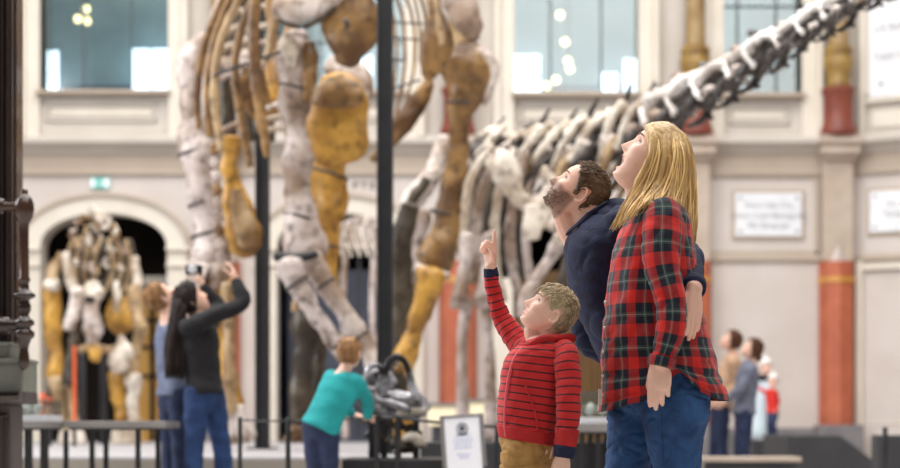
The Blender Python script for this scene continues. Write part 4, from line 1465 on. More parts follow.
def add_head(mb, fr, jaw=0.0, na=88, nzz=84):
    rings = []
    for i in range(nzz + 1):
        t = i / nzz
        z = lerp(-.121, .1125, t * .75 + .25 * (.5 - .5 * cos(pi * t)))
        rr = []
        for k in range(na):
            a = 2 * pi * k / na
            a = a - .42 * sin(a)            # denser to the front
            rr.append(fr(head_pt(a, z, jaw)))
        rings.append(rr)
    mb.grid(rings)
    for sg in (-1, 1):                       # ears
        c = V((sg * .077, -.016, -.012))
        ax = (V((sg * .25, -.95, .1)).normalized(), V((.95 * sg, .25, 0)).normalized(), V((0, .18, .98)).normalized())
        n0 = len(mb.v)
        mb.ball(c, (.015, .0035, .028), 14, 8, ax)
        ring = []
        for k in range(13):
            a = -.9 + k / 12 * 4.6
            ring.append(c + ax[0] * (.0165 * sin(a)) + ax[2] * (.030 * cos(a)) + ax[1] * .008)
        mb.sweep(ring, [.0052] * 13, n=8, sub=2)
        mb.ball(c + V((0, .006, -.026)), (.006, .005, .009), 8, 6)
        for i in range(n0, len(mb.v)):
            mb.v[i] = fr(mb.v[i])


def face_color(fr, beard=0.0, mouth=True, jaw=0.0, lip=(.78, .44, .42), skin=(1.0, 1.0, 1.0)):
    def f(w):
        p = fr.inv(w)
        c = [.86 * skin[0], .555 * skin[1], .435 * skin[2]]
        if abs(p.x) < .09 and -.14 < p.y < .14 and -.14 < p.z < .13:
            if p.y > .03:
                zj = p.z if p.z > -.069 else (p.z + jaw if p.z < -.0795 - jaw else lerp(-.069, -.0795, (-.069 - p.z) / (.0105 + jaw)))
                k = max(gz(zj, -.0675, .005), gz(zj, -.0805, .0052)) * gz(p.x, 0, .024) * sstep((p.y - .06) / .02)
                c = [lerp(a, b, min(1, k)) for a, b in zip(c, (.62 * lip[0] / .78, .24, .20))]
                if jaw:
                    k = gz(p.x, 0, .019) * gz(zj, -.0738, .0036)
                    c = [lerp(a, b, min(1, 1.3 * k)) for a, b in zip(c, (.09, .02, .02))]
                k = .22 * gz(abs(p.x), .045, .02) * gz(p.z, -.035, .02)
                c = [lerp(a, b, k) for a, b in zip(c, (.72, .26, .2))]
            if beard:
                zone = sstep((-.028 - p.z + .35 * max(0, p.y - .05)) / .02) * sstep((p.y + .015) / .02) * (1 - gz(p.z, -.074, .008) * gz(p.x, 0, .02) * .8)
                k = beard * zone
                c = [lerp(a, b, k) for a, b in zip(c, (.14, .075, .045))]
        return (c[0], c[1], c[2], 1)
    return f


def face_parts(root, fr, gaze=(0, 1, .1), brow=M_BROW, iris=M_IRIS, lash=True):
    for sg in (-1, 1):
        c = V((sg * .032, .0640, 0))
        mb = MB()
        mb.ball(fr(c), .0125 * fr.sc, 14, 10)
        e = mb.build('eye', M_EYE, root)
        g = V(gaze).normalized()
        mb = MB()
        mb.ball(fr(c + g * .0068), .0068 * fr.sc, 12, 8)
        mb.build('iris', iris, e)
        mb = MB()
        pts, lp = [], []
        for k in range(7):
            x = sg * (.014 + k * .0058)
            z = .019 + .006 * sin(pi * (k + .6) / 7.5)
            a = math.asin(max(-1, min(1, x / .0765)))
            y = head_pt(a, z).y
            pts.append(fr((x, y + .0015, z)))
            t = (k - 3) / 3
            lp.append(fr(c + V((t * .0128, .0135 - .004 * t * t, .0042 - .004 * t * t))))
        mb.sweep(pts, [(.0022 * fr.sc, .0034 * fr.sc)] * 5 + [(.0018 * fr.sc, .0026 * fr.sc), (.001 * fr.sc, .0015 * fr.sc)], n=8, sub=2)
        mb.build('eyebrow', brow, root)
        if lash:
            mb = MB()
            mb.sweep(lp, [.0016 * fr.sc] * 7, n=6, sub=2)
            mb.build('eyelash', M_LASH, root)


def hairline(a, tbl):
    a = abs(a)
    for (a0, z0), (a1, z1) in zip(tbl, tbl[1:]):
        if a <= a1:
            return lerp(z0, z1, (a - a0) / (a1 - a0))
    return tbl[-1][1]


SHORT = [(0, .070), (.55, .068), (.95, .045), (1.25, .012), (1.36, -.022), (1.55, -.02), (1.62, .022), (1.85, .02), (2.0, -.05), (2.4, -.078), (3.2, -.085)]


def add_cap(mb, fr, tbl=SHORT, thick=.011, strands=500, ln=.026, rad=.0011, rnd=random, sweepdir=(0, -1, -.3), lump=.004, seed=0, earfree=False):
    """cap of hair that dives under the skin at its edge, with short tapered locks on it."""
    na, nq = 72, 48
    rings = []
    for i in range(nq + 1):
        z = lerp(-.10, .1120, i / nq)
        rr = []
        for k in range(na):
            a = 2 * pi * k / na
            aa = a if a <= pi else a - 2 * pi
            m = sstep((z - hairline(aa, tbl)) / .014)
            t = lerp(-.007, thick, m) + (lump * noise.noise(V((sin(a) * 3, cos(a) * 3, z * 40 + seed))) if m > .2 else 0)
            p = head_pt(aa, z, feat=False, off=t)
            if m < .02 and cos(aa) > .2:
                p.y -= .012
            if z > .09:
                p.z += thick * sstep((z - .09) / .02) * .9
            rr.append(fr(p))
        rings.append(rr)
    f0 = len(mb.f)
    mb.grid(rings)
    mb.tone(f0, .22)
    sd = V(sweepdir)
    cnt = 0
    while cnt < strands:
        a = rnd.uniform(-pi, pi)
        z = rnd.uniform(-.09, .112)
        if z < hairline(a, tbl) + .004 or (earfree and 1.05 < abs(a) < 2.0 and z < .05):
            continue
        cnt += 1
        p = head_pt(a, z, feat=False, off=thick * .55)
        if z > .09:
            p.z += thick * .6
        o = V((p.x, p.y + .01, p.z * .8)).normalized()
        t = (sd + V((rnd.uniform(-.5, .5), rnd.uniform(-.4, .4), rnd.uniform(-.3, .3))))
        t = (t - o * t.dot(o)).normalized()
        L = ln * rnd.uniform(.6, 1.2)
        q = [fr(p), fr(p + t * (L * .5) + o * (.005 + .004 * rnd.random())), fr(p + t * L + o * (.002 + .006 * rnd.random()))]
        s_ = fr.sc
        f0 = len(mb.f)
        mb.sweep(q, [rad * 1.6 * s_, rad * 1.8 * s_, rad * .4 * s_], n=5, sub=2, cap='flat')
        mb.tone(f0, rnd.uniform(.05, .9))


# ---- hands
FING = ((-.030, .070, .0082, .000), (-.010, .079, .0086, .004), (.011, .073, .0082, .002), (.030, .056, .0072, -.006))   # lateral, length, radius, knuckle offset; index first


def add_hand(mb, wrist, d, pn, side, sc=1.0, curls=(.35, .4, .45, .5), thumb=(.5, .5, .3), spread=.06, seg_bend=(1, 1.1, .8), fat=1.0):
    """d: towards the knuckles; pn: palm normal (fingers curl that way); side: towards the thumb. Sizes in metres for an adult."""
    d = V(d).normalized()
    side = V(side)
    side = (side - d * side.dot(d)).normalized()
    pn = V(pn)
    pn = (pn - d * pn.dot(d) - side * pn.dot(side)).normalized()
    w = V(wrist)
    S_ = sc
    mb.sweep([w - d * (.012 * S_), w + d * (.02 * S_), w + d * (.05 * S_) + pn * (.001 * S_), w + d * (.082 * S_), w + d * (.094 * S_)],
             [(.027 * S_, .020 * S_), (.032 * S_, .0185 * S_), (.040 * S_, .0165 * S_), (.041 * S_, .0135 * S_), (.037 * S_, .010 * S_)], side, n=14, sub=3, expo=2.6)
    for i, (lat, L, r, ko) in enumerate(FING):
        r *= fat
        b = w + d * ((.088 + ko) * S_) - side * (lat * S_)
        a = curls[i]
        dirv = (d - side * (lat / .03 * spread)).normalized()
        ang = 0.0
        pts, rad = [b - d * (.016 * S_), b], [r * S_, r * 1.05 * S_]
        p = b
        for k, fr_ in enumerate((.44, .31, .25)):
            ang += a * seg_bend[k]
            v = dirv * cos(ang) + pn * sin(ang)
            p = p + v * (L * fr_ * S_ * .5)
            pts.append(p)
            rad.append(r * (.97 - .06 * k) * S_)
            p = p + v * (L * fr_ * S_ * .5)
            pts.append(p)
            rad.append(r * (1.0 - .08 * k) * S_ if k < 2 else r * .72 * S_)
        mb.sweep(pts, rad, side, n=10, sub=3)
    b = w + d * (.026 * S_) + side * (.026 * S_) + pn * (.006 * S_)
    tv = (d * cos(thumb[0]) + side * sin(thumb[0]) + pn * thumb[1]).normalized()
    t2 = (tv * cos(thumb[2]) + (d * .6 + pn * .8 - side * .2).normalized() * sin(thumb[2])).normalized()
    t3 = (t2 * cos(thumb[2]) + (d * .5 + pn * .8 - side * .4).normalized() * sin(thumb[2])).normalized()
    p1 = b + tv * (.040 * S_)
    p2 = p1 + t2 * (.031 * S_)
    p3 = p2 + t3 * (.025 * S_)
    mb.sweep([b - tv * (.014 * S_), b, p1, lerp(p1, p2, .5), p2, p3], [.013 * S_, .0135 * S_, .0105 * S_, .0098 * S_, .0095 * S_, .0068 * S_], n=10, sub=3)


# ---- generic limbs and bodies
def add_limb(mb, a, b, c, ra, rb, rc, k=.92, n=14):
    a, b, c = V(a), V(b), V(c)
    mb.sweep([a, lerp(a, b, .5), b, lerp(b, c, .35), lerp(b, c, .75), c], [ra, lerp(ra, rb, .45), rb, rb * 1.0, lerp(rb, rc, .65), rc], n=n, sub=4)


def add_foot(mb, ankle, d, L=.25, z0=0.0, grow=0.0):
    a = V(ankle)
    d = V((d[0], d[1], 0)).normalized()
    h = a - d * (L * .25)
    t = a + d * (L * .72)
    g = grow
    zz = lambda q, z: V((q.x, q.y, z0 + z))
    mb.sweep([zz(h, .040), zz(a, .050), zz(a + d * (L * .3), .040), zz(t, .027)], [(.033 + g, .036 + g * .6), (.038 + g, .046 + g * .6), (.043 + g, .036 + g * .6), (.035 + g, .024 + g * .5)], (-d.y, d.x, 0), n=12, sub=3)


def cloth_wr(amp, sc, stretch=(1, 1, 1)):
    st = V(stretch)
    return lambda w: amp * (noise.noise(V((w.x * st.x, w.y * st.y, w.z * st.z)) * sc) + .5 * noise.noise(V((w.x * st.x, w.y * st.y, w.z * st.z)) * sc * 2.3))
# ------------------------------------------------------------------ the family in front
def PZ(x, z, d):
    return V(((x - CX) * d / F, d, z))


def ring(xl, xr, y, d, b, tilt=0.0, yaw=0.0):
    """horizontal section between two pixel columns; tilt lowers the right end (px)."""
    k_ = d / F
    c = P((xl + xr) / 2, y, d)
    a = (xr - xl) / 2 * k_
    return (c, V((a * cos(yaw), a * sin(yaw), -tilt * k_ / 2)), V((-b * sin(yaw), b * cos(yaw), 0)))


# ---- woman in the plaid shirt
d = 5.84
W = thing('person', 'woman with long blonde hair in a red plaid shirt and jeans, looking up open-mouthed', 'person', PZ(660, 0, d), 'family in the front')
fr = Frame(P(654.5, 157, d), (-.77, -.05, .64), (.64, 0, .77), 1.0)
JAW = .028
mb = MB()
add_head(mb, fr, JAW)
mb.sweep([P(660, 232, d), P(654, 214, d), P(648, 198, d), P(650, 180, d), fr((0, -.03, -.03))], [(.10, .075), (.066, .064), (.054, .054), (.051, .052), (.05, .055)], (0, 1, 0), n=20)
mb.sweep([fr((0, .012, -.108)), P(633, 186, d), P(637, 204, d), P(640, 216, d)], [.026, .03, .032, .03], n=12)
mb.sweep([P(662, 390, d), P(656, 360, d), P(655, 310, d), P(655, 260, d), P(657, 230, d), P(656, 214, d)], [(.12, .07), (.14, .09), (.125, .095), (.145, .11), (.15, .10), (.09, .07)], (0, 1, 0), n=20)
shL, elL, wrL = P(662, 222, d - .19), P(672, 300, d - .235), P(661, 360, d - .24)
shR, elR, wrR = P(655, 222, d + .19), P(648, 300, d + .24), P(636, 362, d + .2)
WSL = [(659, 206, 15, -.165), (662, 213, 18.5, -.18), (662, 228, 20, -.20), (661, 248, 19.5, -.215), (663, 270, 18.5, -.225), (669, 291, 17, -.235), (672, 308, 15.5, -.24), (671, 328, 15, -.24), (667, 345, 14, -.24), (663, 357, 13, -.24), (661, 365, 12.5, -.24)]
WSR = [(655, 208, 15, .165), (656, 226, 19, .20), (652, 262, 18, .225), (648, 298, 16, .24), (642, 330, 15, .22), (636, 360, 13, .2)]
for pts in (WSL, WSR):
    mb.sweep([P(x, y, d + o) for x, y, hw, o in pts[1:]], [hw * d / F * .62 for x, y, hw, o in pts[1:]], (1, 0, 0), n=14)
add_hand(mb, wrL, (-.07, .02, -1), (.25, 1, 0), (-1, .25, 0), .98, (.10, .20, .32, .46), (.30, .5, .25), -.04, fat=1.3)
add_hand(mb, wrR, (-.1, 0, -1), (0, -1, 0), (-1, 0, 0), .93)
hpN, knN, anN = P(680, 395, d - .085), PZ(676, .50, d - .06), PZ(690, .095, d - .04)
hpF, knF, anF = P(644, 395, d + .085), PZ(624, .49, d + .10), PZ(636, .095, d + .13)
for h_, k_, a_ in ((hpN, knN, anN), (hpF, knF, anF)):
    add_limb(mb, h_, k_, a_, .060, .050, .038)
    add_foot(mb, a_, (-1, -.15), .235)
body = remesh(mb, .0031, 'body', M_SKIN, W, 4, face_color(fr, jaw=JAW))
face_parts(W, fr, (-.1, 1, .45))
mb = MB()
mb.sweep([fr((-.014, .070, -.071)), fr((0, .078, -.0712)), fr((.014, .070, -.071))], [(.003, .004), (.0035, .0045), (.003, .004)], n=8)
mb.build('teeth', M_EYE, W)

# hair: a cap and long locks combed from the parting
rnd = random.Random(3)
mb = MB()
LONG = [(0, .064), (.55, .062), (.95, .040), (1.2, .005), (1.4, -.03), (1.7, -.06), (2.2, -.09), (3.2, -.095)]
add_cap(mb, fr, LONG, .009, 0, .05, .0013, rnd, lump=.002)
GN = [[(645, 127, -.01), (649, 137, -.055), (651, 150, -.082), (647, 165, -.085), (640, 180, -.09), (633, 195, -.10), (621, 211, -.12), (611, 231, -.13)],
      [(652, 123, -.01), (659, 135, -.06), (661, 150, -.09), (657, 167, -.095), (650, 183, -.10), (642, 196, -.12), (634, 208, -.15), (626, 221, -.16)],
      [(660, 122, 0), (668, 134, -.06), (671, 150, -.095), (669, 168, -.105), (664, 182, -.115), (658, 192, -.14), (653, 199, -.19), (650, 203, -.205)],
      [(667, 122.5, 0), (677, 135, -.05), (682, 152, -.092), (682, 170, -.10), (679, 188, -.105), (676, 202, -.13), (676, 212, -.15), (678, 224, -.15)],
      [(674, 126, 0), (684, 140, -.035), (689, 158, -.06), (690, 178, -.065), (690, 198, -.06), (689, 214, -.05), (689, 230, -.045), (688, 246, -.04)],
      [(676, 128, .01), (685, 142, 0), (691, 160, 0), (692, 180, 0), (692, 200, .0), (692, 216, 0), (692, 230, 0), (691, 242, 0)]]


def lock(t, far, jit, r, cut, tone):
    f0 = len(mb.f)
    t = t * (len(GN) - 1)
    i = min(int(t), len(GN) - 2)
    q = t - i
    pts, rad = [], []
    jx, jy, jo = rnd.gauss(0, 1) * jit, rnd.gauss(0, 1) * jit * .5, rnd.gauss(0, 1)
    ph = rnd.uniform(0, 6)
    for k in range(8):
        a, b = GN[i][k], GN[i + 1][k]
        x, y, o = (lerp(a[j], b[j], q) for j in range(3))
        g = min(1, k / 2.5)
        x += jx * g + (1.3 * g + .25 * k) * sin(ph + k * 1.0)
        y += jy * g
        o = o * (-1 if far else 1)
        o += (.006 * jo) * g + (.005 if far else -.005) * g
        pt = P(x, y, d + o)
        if k < 6:                            # keep the lock outside the skull cap
            e_ = fr.inv(pt)
            g_ = sqrt((e_.x / .0885) ** 2 + ((e_.y + .004) / .111) ** 2 + (e_.z / .1245) ** 2)
            if g_ < 1:
                pt = fr(V((e_.x / g_, (e_.y + .004) / g_ - .004, e_.z / g_)))
        pts.append(pt)
        rad.append(r * (.75, 1, 1.1, 1.1, 1.05, .95, .7, .2)[k])
    n_ = max(4, int(round(8 * cut)))
    mb.sweep(pts[:n_], [(w, w * .55) for w in rad[:n_ - 1]] + [(rad[-1], rad[-1] * .6)], (1, 0, 0), n=7, sub=4, cap='flat')
    mb.tone(f0, tone)


for k in range(64):
    lock(k / 63, False, .8, .0085, 1, rnd.uniform(.0, .45))
for k in range(330):
    lock(rnd.random(), False, 1.7, rnd.uniform(.0016, .0036), rnd.choice((1, 1, .9, .85)), rnd.uniform(.0, .95))
for k in range(60):
    lock(rnd.uniform(.05, 1), True, 1.5, rnd.uniform(.005, .008), 1, rnd.uniform(.1, .6))
mb.build('hair', H_BLOND, W, fix=False)

# shirt
M_PLAID = plaid('red_tartan', .1045, .113, .12, .05)
M_PLAID_S = plaid('red_tartan_sleeve', .1045, .113, .62, .35)
wrk = lambda a_, s_: (lambda p, u, g: a_ * (noise.noise(V((p.x * s_, p.y * s_, p.z * s_ * .55))) + .6 * noise.noise(V((p.x * s_ * 2.2 + 5, p.y * s_ * 2.2, p.z * s_ * 1.2)))))


HEM = [(-1, 0), (-.35, 9), (-.1, 26), (.1, 38), (.25, 28), (.45, 18), (.7, 12), (1, 11)]


def hem(p, u, g):
    w = folds(p, 5.0, .0085) * min(1, u * 3)
    r = V((cos(g), sin(g), 0))
    q = sstep((u - .72) / .28)
    c_ = cos(g)
    for (c0, h0), (c1, h1) in zip(HEM, HEM[1:]):
        if c_ <= c1 or c1 == 1:
            h = lerp(h0, h1, sstep((c_ - c0) / (c1 - c0)))
            break
    return r * w + V((0, 0, q * h * d / F))


rr = [ring(641, 667, 199, d, .07), ring(636, 674, 204, d, .135), ring(630, 684, 211, d, .185), ring(623, 690, 224, d, .205), ring(616, 693, 242, d, .205), ring(610, 696, 264, d, .195), ring(606, 699, 288, d, .185),
      ring(603, 702, 312, d, .178), ring(602, 709, 336, d, .180), ring(601, 716, 360, d, .187), ring(600, 722, 384, d, .192), ring(599, 727, 402, d, .194), ring(598, 729, 412, d, .194)]
mb = MB().loft(rr, 72, 6, 2.3, hem, uv=True, phase=0, uper=1.254, cap=(True, False))
shirt = mb.build('plaid_shirt', M_PLAID, W)
for sg, pts in ((-1, WSL), (1, WSR)):
    c, r = [], []
    for x, y, hw, o in pts:
        c.append(P(x, y, d + o))
        r.append((hw * (d + o) / F, hw * (d + o) / F * .88))
    mb = MB().sweep(c, r, (1, 0, 0), n=40, sub=8, cap='flat', uv=True, uper=.418, disp=lambda p, u, g: folds(p, 7.0, .0055) * min(1, u * 4))
    sl = mb.build('sleeve', M_PLAID_S, shirt)
    e, w0 = c[-1], (c[-1] - c[-2]).normalized()
    mb = MB().sweep([e - w0 * .028, e - w0 * .012, e + w0 * .006], [(r[-1][0] * 1.12, r[-1][1] * 1.12), (r[-1][0] * 1.14, r[-1][1] * 1.14), (r[-1][0] * 1.08, r[-1][1] * 1.08)], (1, 0, 0), n=32, sub=2, cap='flat', uv=True, uper=.40)
    mb.build('cuff', M_PLAID_S, sl)
mb = MB()
cc = [P(636, 204, d - .02), P(641, 198, d - .075), P(652, 195, d - .10), P(664, 196, d - .07), P(668, 196, d), P(664, 196, d + .07), P(652, 195, d + .10), P(641, 198, d + .075), P(636, 204, d + .02)]
mb.sweep(cc, [(.026, .007)] * 9, (0, 0, 1), n=10, sub=3, uv=True, uper=.1)
mb.build('collar', M_PLAID_S, shirt)
for y, x in ((302, 605.5), (328, 604.5), (352, 603.5), (376, 602.8), (396, 602.3)):
    p = P(x, y, d - .055)
    MB().lathe(p, [(.0055, -.002), (.0055, .002), (.003, .003)], 12, (-.75, -.65, 0)).build('button', M_BUTTON, shirt)
p = P(600.6, 397, d - .05)
MB().box((p.x - .0065, p.y - .004, p.z - .027), (p.x + .004, p.y + .02, p.z + .027)).build('fabric_tab', M_BUTTON, shirt, smooth=False)
# jeans
mb = MB()
mb.sweep([P(660, 372, d), P(664, 388, d), P(668, 404, d), P(670, 416, d)], [(.165, .150), (.168, .158), (.16, .15), (.12, .10)], (0, 1, 0), n=24)
sw = lambda pts, rad: mb.sweep(pts, rad, (1, 0, 0), n=20, sub=5)
sw([P(682, 388, d - .07), P(676, 410, d - .085), P(675, 432, d - .085), P(676.5, 468, d - .075), knN, lerp(knN, anN, .4), PZ(689, .12, d - .04), PZ(690, .05, d - .04)], [(.10, .095), (.121, .10), (.103, .094), (.083, .082), (.072, .072), (.070, .072), (.062, .066), (.063, .068)])
sw([P(648, 388, d + .07), P(636, 412, d + .085), P(631, 440, d + .09), P(627, 468, d + .10), knF, lerp(knF, anF, .4), PZ(636, .12, d + .13), PZ(636, .05, d + .13)], [(.09, .095), (.096, .095), (.088, .09), (.081, .082), (.072, .072), (.070, .072), (.062, .066), (.063, .068)])
jw = lambda w: folds(w, 8.0, .005) if w.z > .1 else 0
jeans = remesh(mb, .0055, 'jeans', M_DENIM, W, 6, wrinkle=jw)
mb = MB()
mb.sweep([P(661, 404, d - .185), P(661.5, 420, d - .182), P(662.5, 440, d - .165), P(664, 468, d - .152), PZ(664, .45, d - .125)], [.0011] * 5, n=6)
mb.build('side_seam', M_DENIM_D, jeans)
mb = MB()
mb.sweep([P(691, 405, d - .165), P(705, 406, d - .12)], [.0012, .0012], n=6, sub=2)
mb.sweep([P(690, 399, d - .165), P(692, 418, d - .155), P(700, 424, d - .12)], [.0014] * 3, n=6, sub=2)
mb.build('pocket_stitching', M_DENIM_D, jeans)
for a_ in (anN, anF):
    mb = MB()
    add_foot(mb, a_, (-1, -.15), .26, 0, .008)
    mb.build('shoe', M_SHOE, W)

# ---- man in the navy sweater
d = 6.2
MN = thing('person', 'bearded man in a navy sweater gazing up, his arm around the blonde woman', 'person', PZ(640, 0, d), 'family in the front')
fr = Frame(P(578.5, 192, d), (-.73, -.06, .68), (.68, 0, .73), .94)
mb = MB()
add_head(mb, fr)
mb.sweep([P(606, 262, d), P(594, 236, d), P(587, 220, d), P(585, 204, d), fr((0, -.03, -.03))], [(.12, .10), (.085, .08), (.066, .066), (.061, .062), (.055, .06)], (0, 1, 0), n=20)
mb.sweep([fr((0, .012, -.10)), P(562, 214, d), P(568, 228, d), P(577, 242, d)], [.030, .036, .042, .05], n=12)
mb.sweep([P(644, 386, d), P(634, 356, d), P(620, 320, d), P(606, 280, d), P(601, 248, d), P(594, 232, d)], [(.13, .08), (.13, .085), (.14, .09), (.15, .105), (.16, .10), (.09, .08)], (0, 1, 0), n=20)
msL, meL, mwL = P(622, 228, d - .17), P(686, 254, d - .12), P(694, 289, 5.66)
msR, meR, mwR = P(590, 244, d + .19), P(587, 336, d + .20), P(626, 366, d + .16)
add_limb(mb, msL, meL, mwL, .04, .036, .029)
add_limb(mb, msR, meR, mwR, .04, .034, .027)
add_hand(mb, mwL, (-.04, -.08, -1), (-.62, .78, 0), (-.78, -.62, .1), 1.0, (.05, .06, .08, .10), (.55, .1, .2), .03, fat=1.22)
add_hand(mb, mwR, (.9, 0, -.3), (0, 0, -1), (0, -1, 0), 1.0)
hp, kn, an = P(646, 400, d - .09), PZ(640, .50, d - .08), PZ(654, .1, d - .08)
hp2, kn2, an2 = P(640, 400, d + .09), PZ(640, .50, d + .12), PZ(648, .1, d + .14)
for h_, k_, a_ in ((hp, kn, an), (hp2, kn2, an2)):
    add_limb(mb, h_, k_, a_, .065, .05, .04)
    add_foot(mb, a_, (-1, -.1), .255)
remesh(mb, .0033, 'body', M_SKIN, MN, 4, face_color(fr, beard=.72, skin=(.98, .96, .94)))
face_parts(MN, fr, (-.1, 1, .4), M_BROW)
mb = MB()
rnd = random.Random(9)
MANH = [(0, .070), (.5, .070), (.85, .056), (1.1, .030), (1.28, .005), (1.36, -.035), (1.5, -.035), (1.6, .016), (1.85, .02), (2.0, -.055), (2.4, -.080), (3.2, -.085)]
add_cap(mb, fr, MANH, .010, 1100, .022, .0009, rnd, (0, -.6, .5))
mb.build('hair', H_MAN, MN, fix=False)
mb = MB()                                   # short beard hairs
c_ = 0
while c_ < 900:
    a = rnd.uniform(-1.45, 1.45)
    z = rnd.uniform(-.119, -.03)
    if z > -.058 + .06 * (abs(a) - .9 if abs(a) > .9 else 0) and abs(a) < 1.25:
        if not (abs(a) < .3 and -.064 < z < -.056):
            continue
    if abs(a) < .26 and -.088 < z < -.063:
        continue
    p = head_pt(a, z)
    o = V((p.x, p.y, p.z + .04)).normalized()
    t = (o * .7 + V((0, .1, -.8))).normalized()
    mb.sweep([fr(p - o * .001), fr(p + t * .0045)], [.0006, .0003], n=4, sub=1, cap='flat')
    c_ += 1
mb.build('beard', H_MAN, MN, fix=False)
# sweater
mb = MB()
NR = ring(566, 606, 221, d, .105, -31)
mb.loft([NR, ring(564, 622, 231, d, .175, -27), ring(564, 637, 245, d, .215, -14), ring(565, 644, 262, d, .215), ring(568, 646, 284, d, .20), ring(575, 648, 308, d, .185), ring(587, 652, 334, d, .18), ring(600, 664, 360, d, .175), ring(608, 674, 386, d, .175)], 40, 4, 2.3)
for a_, e_, w_, r3 in ((msL, meL, mwL, (.068, .054, .040)), (msR, meR, mwR, (.074, .058, .042))):
    mb.sweep([a_ + V((.01, 0, .02)), a_, lerp(a_, e_, .5), e_, lerp(e_, w_, .35), lerp(e_, w_, .75), lerp(e_, w_, .96)], [r3[0], r3[0], lerp(r3[0], r3[1], .4), r3[1], r3[1] * .98, lerp(r3[1], r3[2], .65), r3[2]], n=22, sub=5)
mb.sweep([P(624, 214, d - .06), P(615, 212, d), P(606, 220, d + .1)], [.05, .055, .06], n=14)
mw = lambda w: folds(w, 4.0, .0055)
sw_ = remesh(mb, .0062, 'sweater', M_NAVY, MN, 8, wrinkle=mw)
mb = MB()
mb.sweep([NR[0] + NR[1] * (1.0 * cos(q_ * pi / 12)) + NR[2] * (1.0 * sin(q_ * pi / 12)) + V((0, 0, .006)) for q_ in range(25)], [(.013, .006)] * 25, (.6, 0, .8), n=10, sub=1)
mb.build('neck_ribbing', M_NAVYRIB, sw_)
t_ = (mwL - meL).normalized()
e = lerp(meL, mwL, .96)
MB().sweep([e - t_ * .03, e + t_ * .012], [.0455, .041], n=24, sub=3, cap='flat').build('cuff', M_NAVYRIB, sw_)
mb = MB()
mb.sweep([P(638, 376, d), P(642, 392, d), P(644, 408, d)], [(.16, .135), (.165, .14), (.14, .11)], (0, 1, 0), n=20)
for h_, k_, a_ in ((hp, kn, an), (hp2, kn2, an2)):
    mb.sweep([h_, lerp(h_, k_, .5), k_, lerp(k_, a_, .5), a_ + V((0, 0, -.04))], [.092, .086, .070, .068, .064], n=18, sub=4)
remesh(mb, .008, 'jeans', M_DENIM_D, MN, 6, wrinkle=jw)
for a_ in (an, an2):
    mb = MB()
    add_foot(mb, a_, (-1, -.1), .28, 0, .008)
    mb.build('shoe', M_SHOE, MN)

# ---- boy pointing up
d = 5.78
B = thing('person', 'small fair-haired boy in a red striped hoodie pointing up with raised arm', 'person', PZ(530, 0, d), 'family in the front')
fr = Frame(P(550, 311, d), (-.76, -.18, .62), (.62, 0, .77), .78)
mb = MB()
add_head(mb, fr)
mb.sweep([P(546, 362, d), P(547, 346, d), P(548, 336, d), P(550, 322, d), fr((0, -.03, -.03))], [(.065, .055), (.048, .048), (.042, .042), (.041, .042), (.04, .045)], (0, 1, 0), n=18)
mb.sweep([fr((0, .012, -.105)), P(532, 332, d), P(537, 346, d)], [.024, .028, .03], n=12)
mb.sweep([P(530, 450, d), P(531, 420, d), P(532, 390, d), P(536, 360, d), P(540, 346, d)], [(.10, .085), (.095, .08), (.10, .085), (.105, .085), (.06, .05)], (0, 1, 0), n=18)
bsR, beR, bwR = P(524, 348, d + .11), P(504, 318, d + .13), P(490.5, 266, d + .09)
bsL, beL, bwL = P(565, 356, d - .10), P(566, 404, d - .13), P(563.5, 452, d - .13)
RSL = [(P(530, 352, d + .07), .056), (P(521, 345, d + .10), .050), (P(511, 332, d + .12), .043), (P(502, 318, d + .13), .037), (P(497, 304, d + .12), .033), (P(493, 288, d + .11), .029), (P(491.3, 275, d + .10), .0275)]
HSL = [(P(562, 347, d - .07), .040), (P(566.5, 358, d - .10), .045), (P(568, 380, d - .12), .0455), (P(568.5, 404, d - .13), .043), (P(567, 425, d - .13), .040), (P(566, 440, d - .13), .038), (P(565, 447, d - .13), .036)]
mb.sweep([p for p, r in RSL] + [bwR], [r * .6 for p, r in RSL] + [.019], n=14)
mb.sweep([p for p, r in HSL] + [bwL], [r * .6 for p, r in HSL] + [.019], n=14)
add_hand(mb, bwR, (-.02, 0, 1), (-.75, -.65, 0), (.62, -.75, .0), .76, (.0, 1.15, 1.25, 1.3), (.5, .6, .7), .03, (1, 1.2, .8), 1.3)
add_hand(mb, bwL, (-.12, .0, -1), (.2, 1, 0), (-1, .2, 0), .70, (.4, .5, .55, .6), (.4, .4, .3), .03, fat=1.15)
bh1, bk1, ba1 = P(520, 452, d - .055), PZ(516, .30, d - .06), PZ(520, .07, d - .06)
bh2, bk2, ba2 = P(534, 452, d + .055), PZ(534, .30, d + .06), PZ(540, .07, d + .06)
for h_, k_, a_ in ((bh1, bk1, ba1), (bh2, bk2, ba2)):
    add_limb(mb, h_, k_, a_, .045, .038, .028)
    add_foot(mb, a_, (-1, -.3), .17)
remesh(mb, .0026, 'body', M_SKIN, B, 3, face_color(fr, lip=(.72, .4, .4)))
face_parts(B, fr, (-.1, 1, .35), H_BOY)
mb = MB()
rnd = random.Random(4)
BOYH = [(0, .052), (.5, .050), (.9, .036), (1.15, .012), (1.36, -.008), (1.55, -.008), (1.62, .02), (1.85, .02), (2.0, -.055), (2.4, -.085), (3.2, -.09)]
add_cap(mb, fr, BOYH, .009, 1500, .032, .0009, rnd, (0, .15, -.8), .004, earfree=True)
mb.build('hair', H_BOY, B, fix=False)
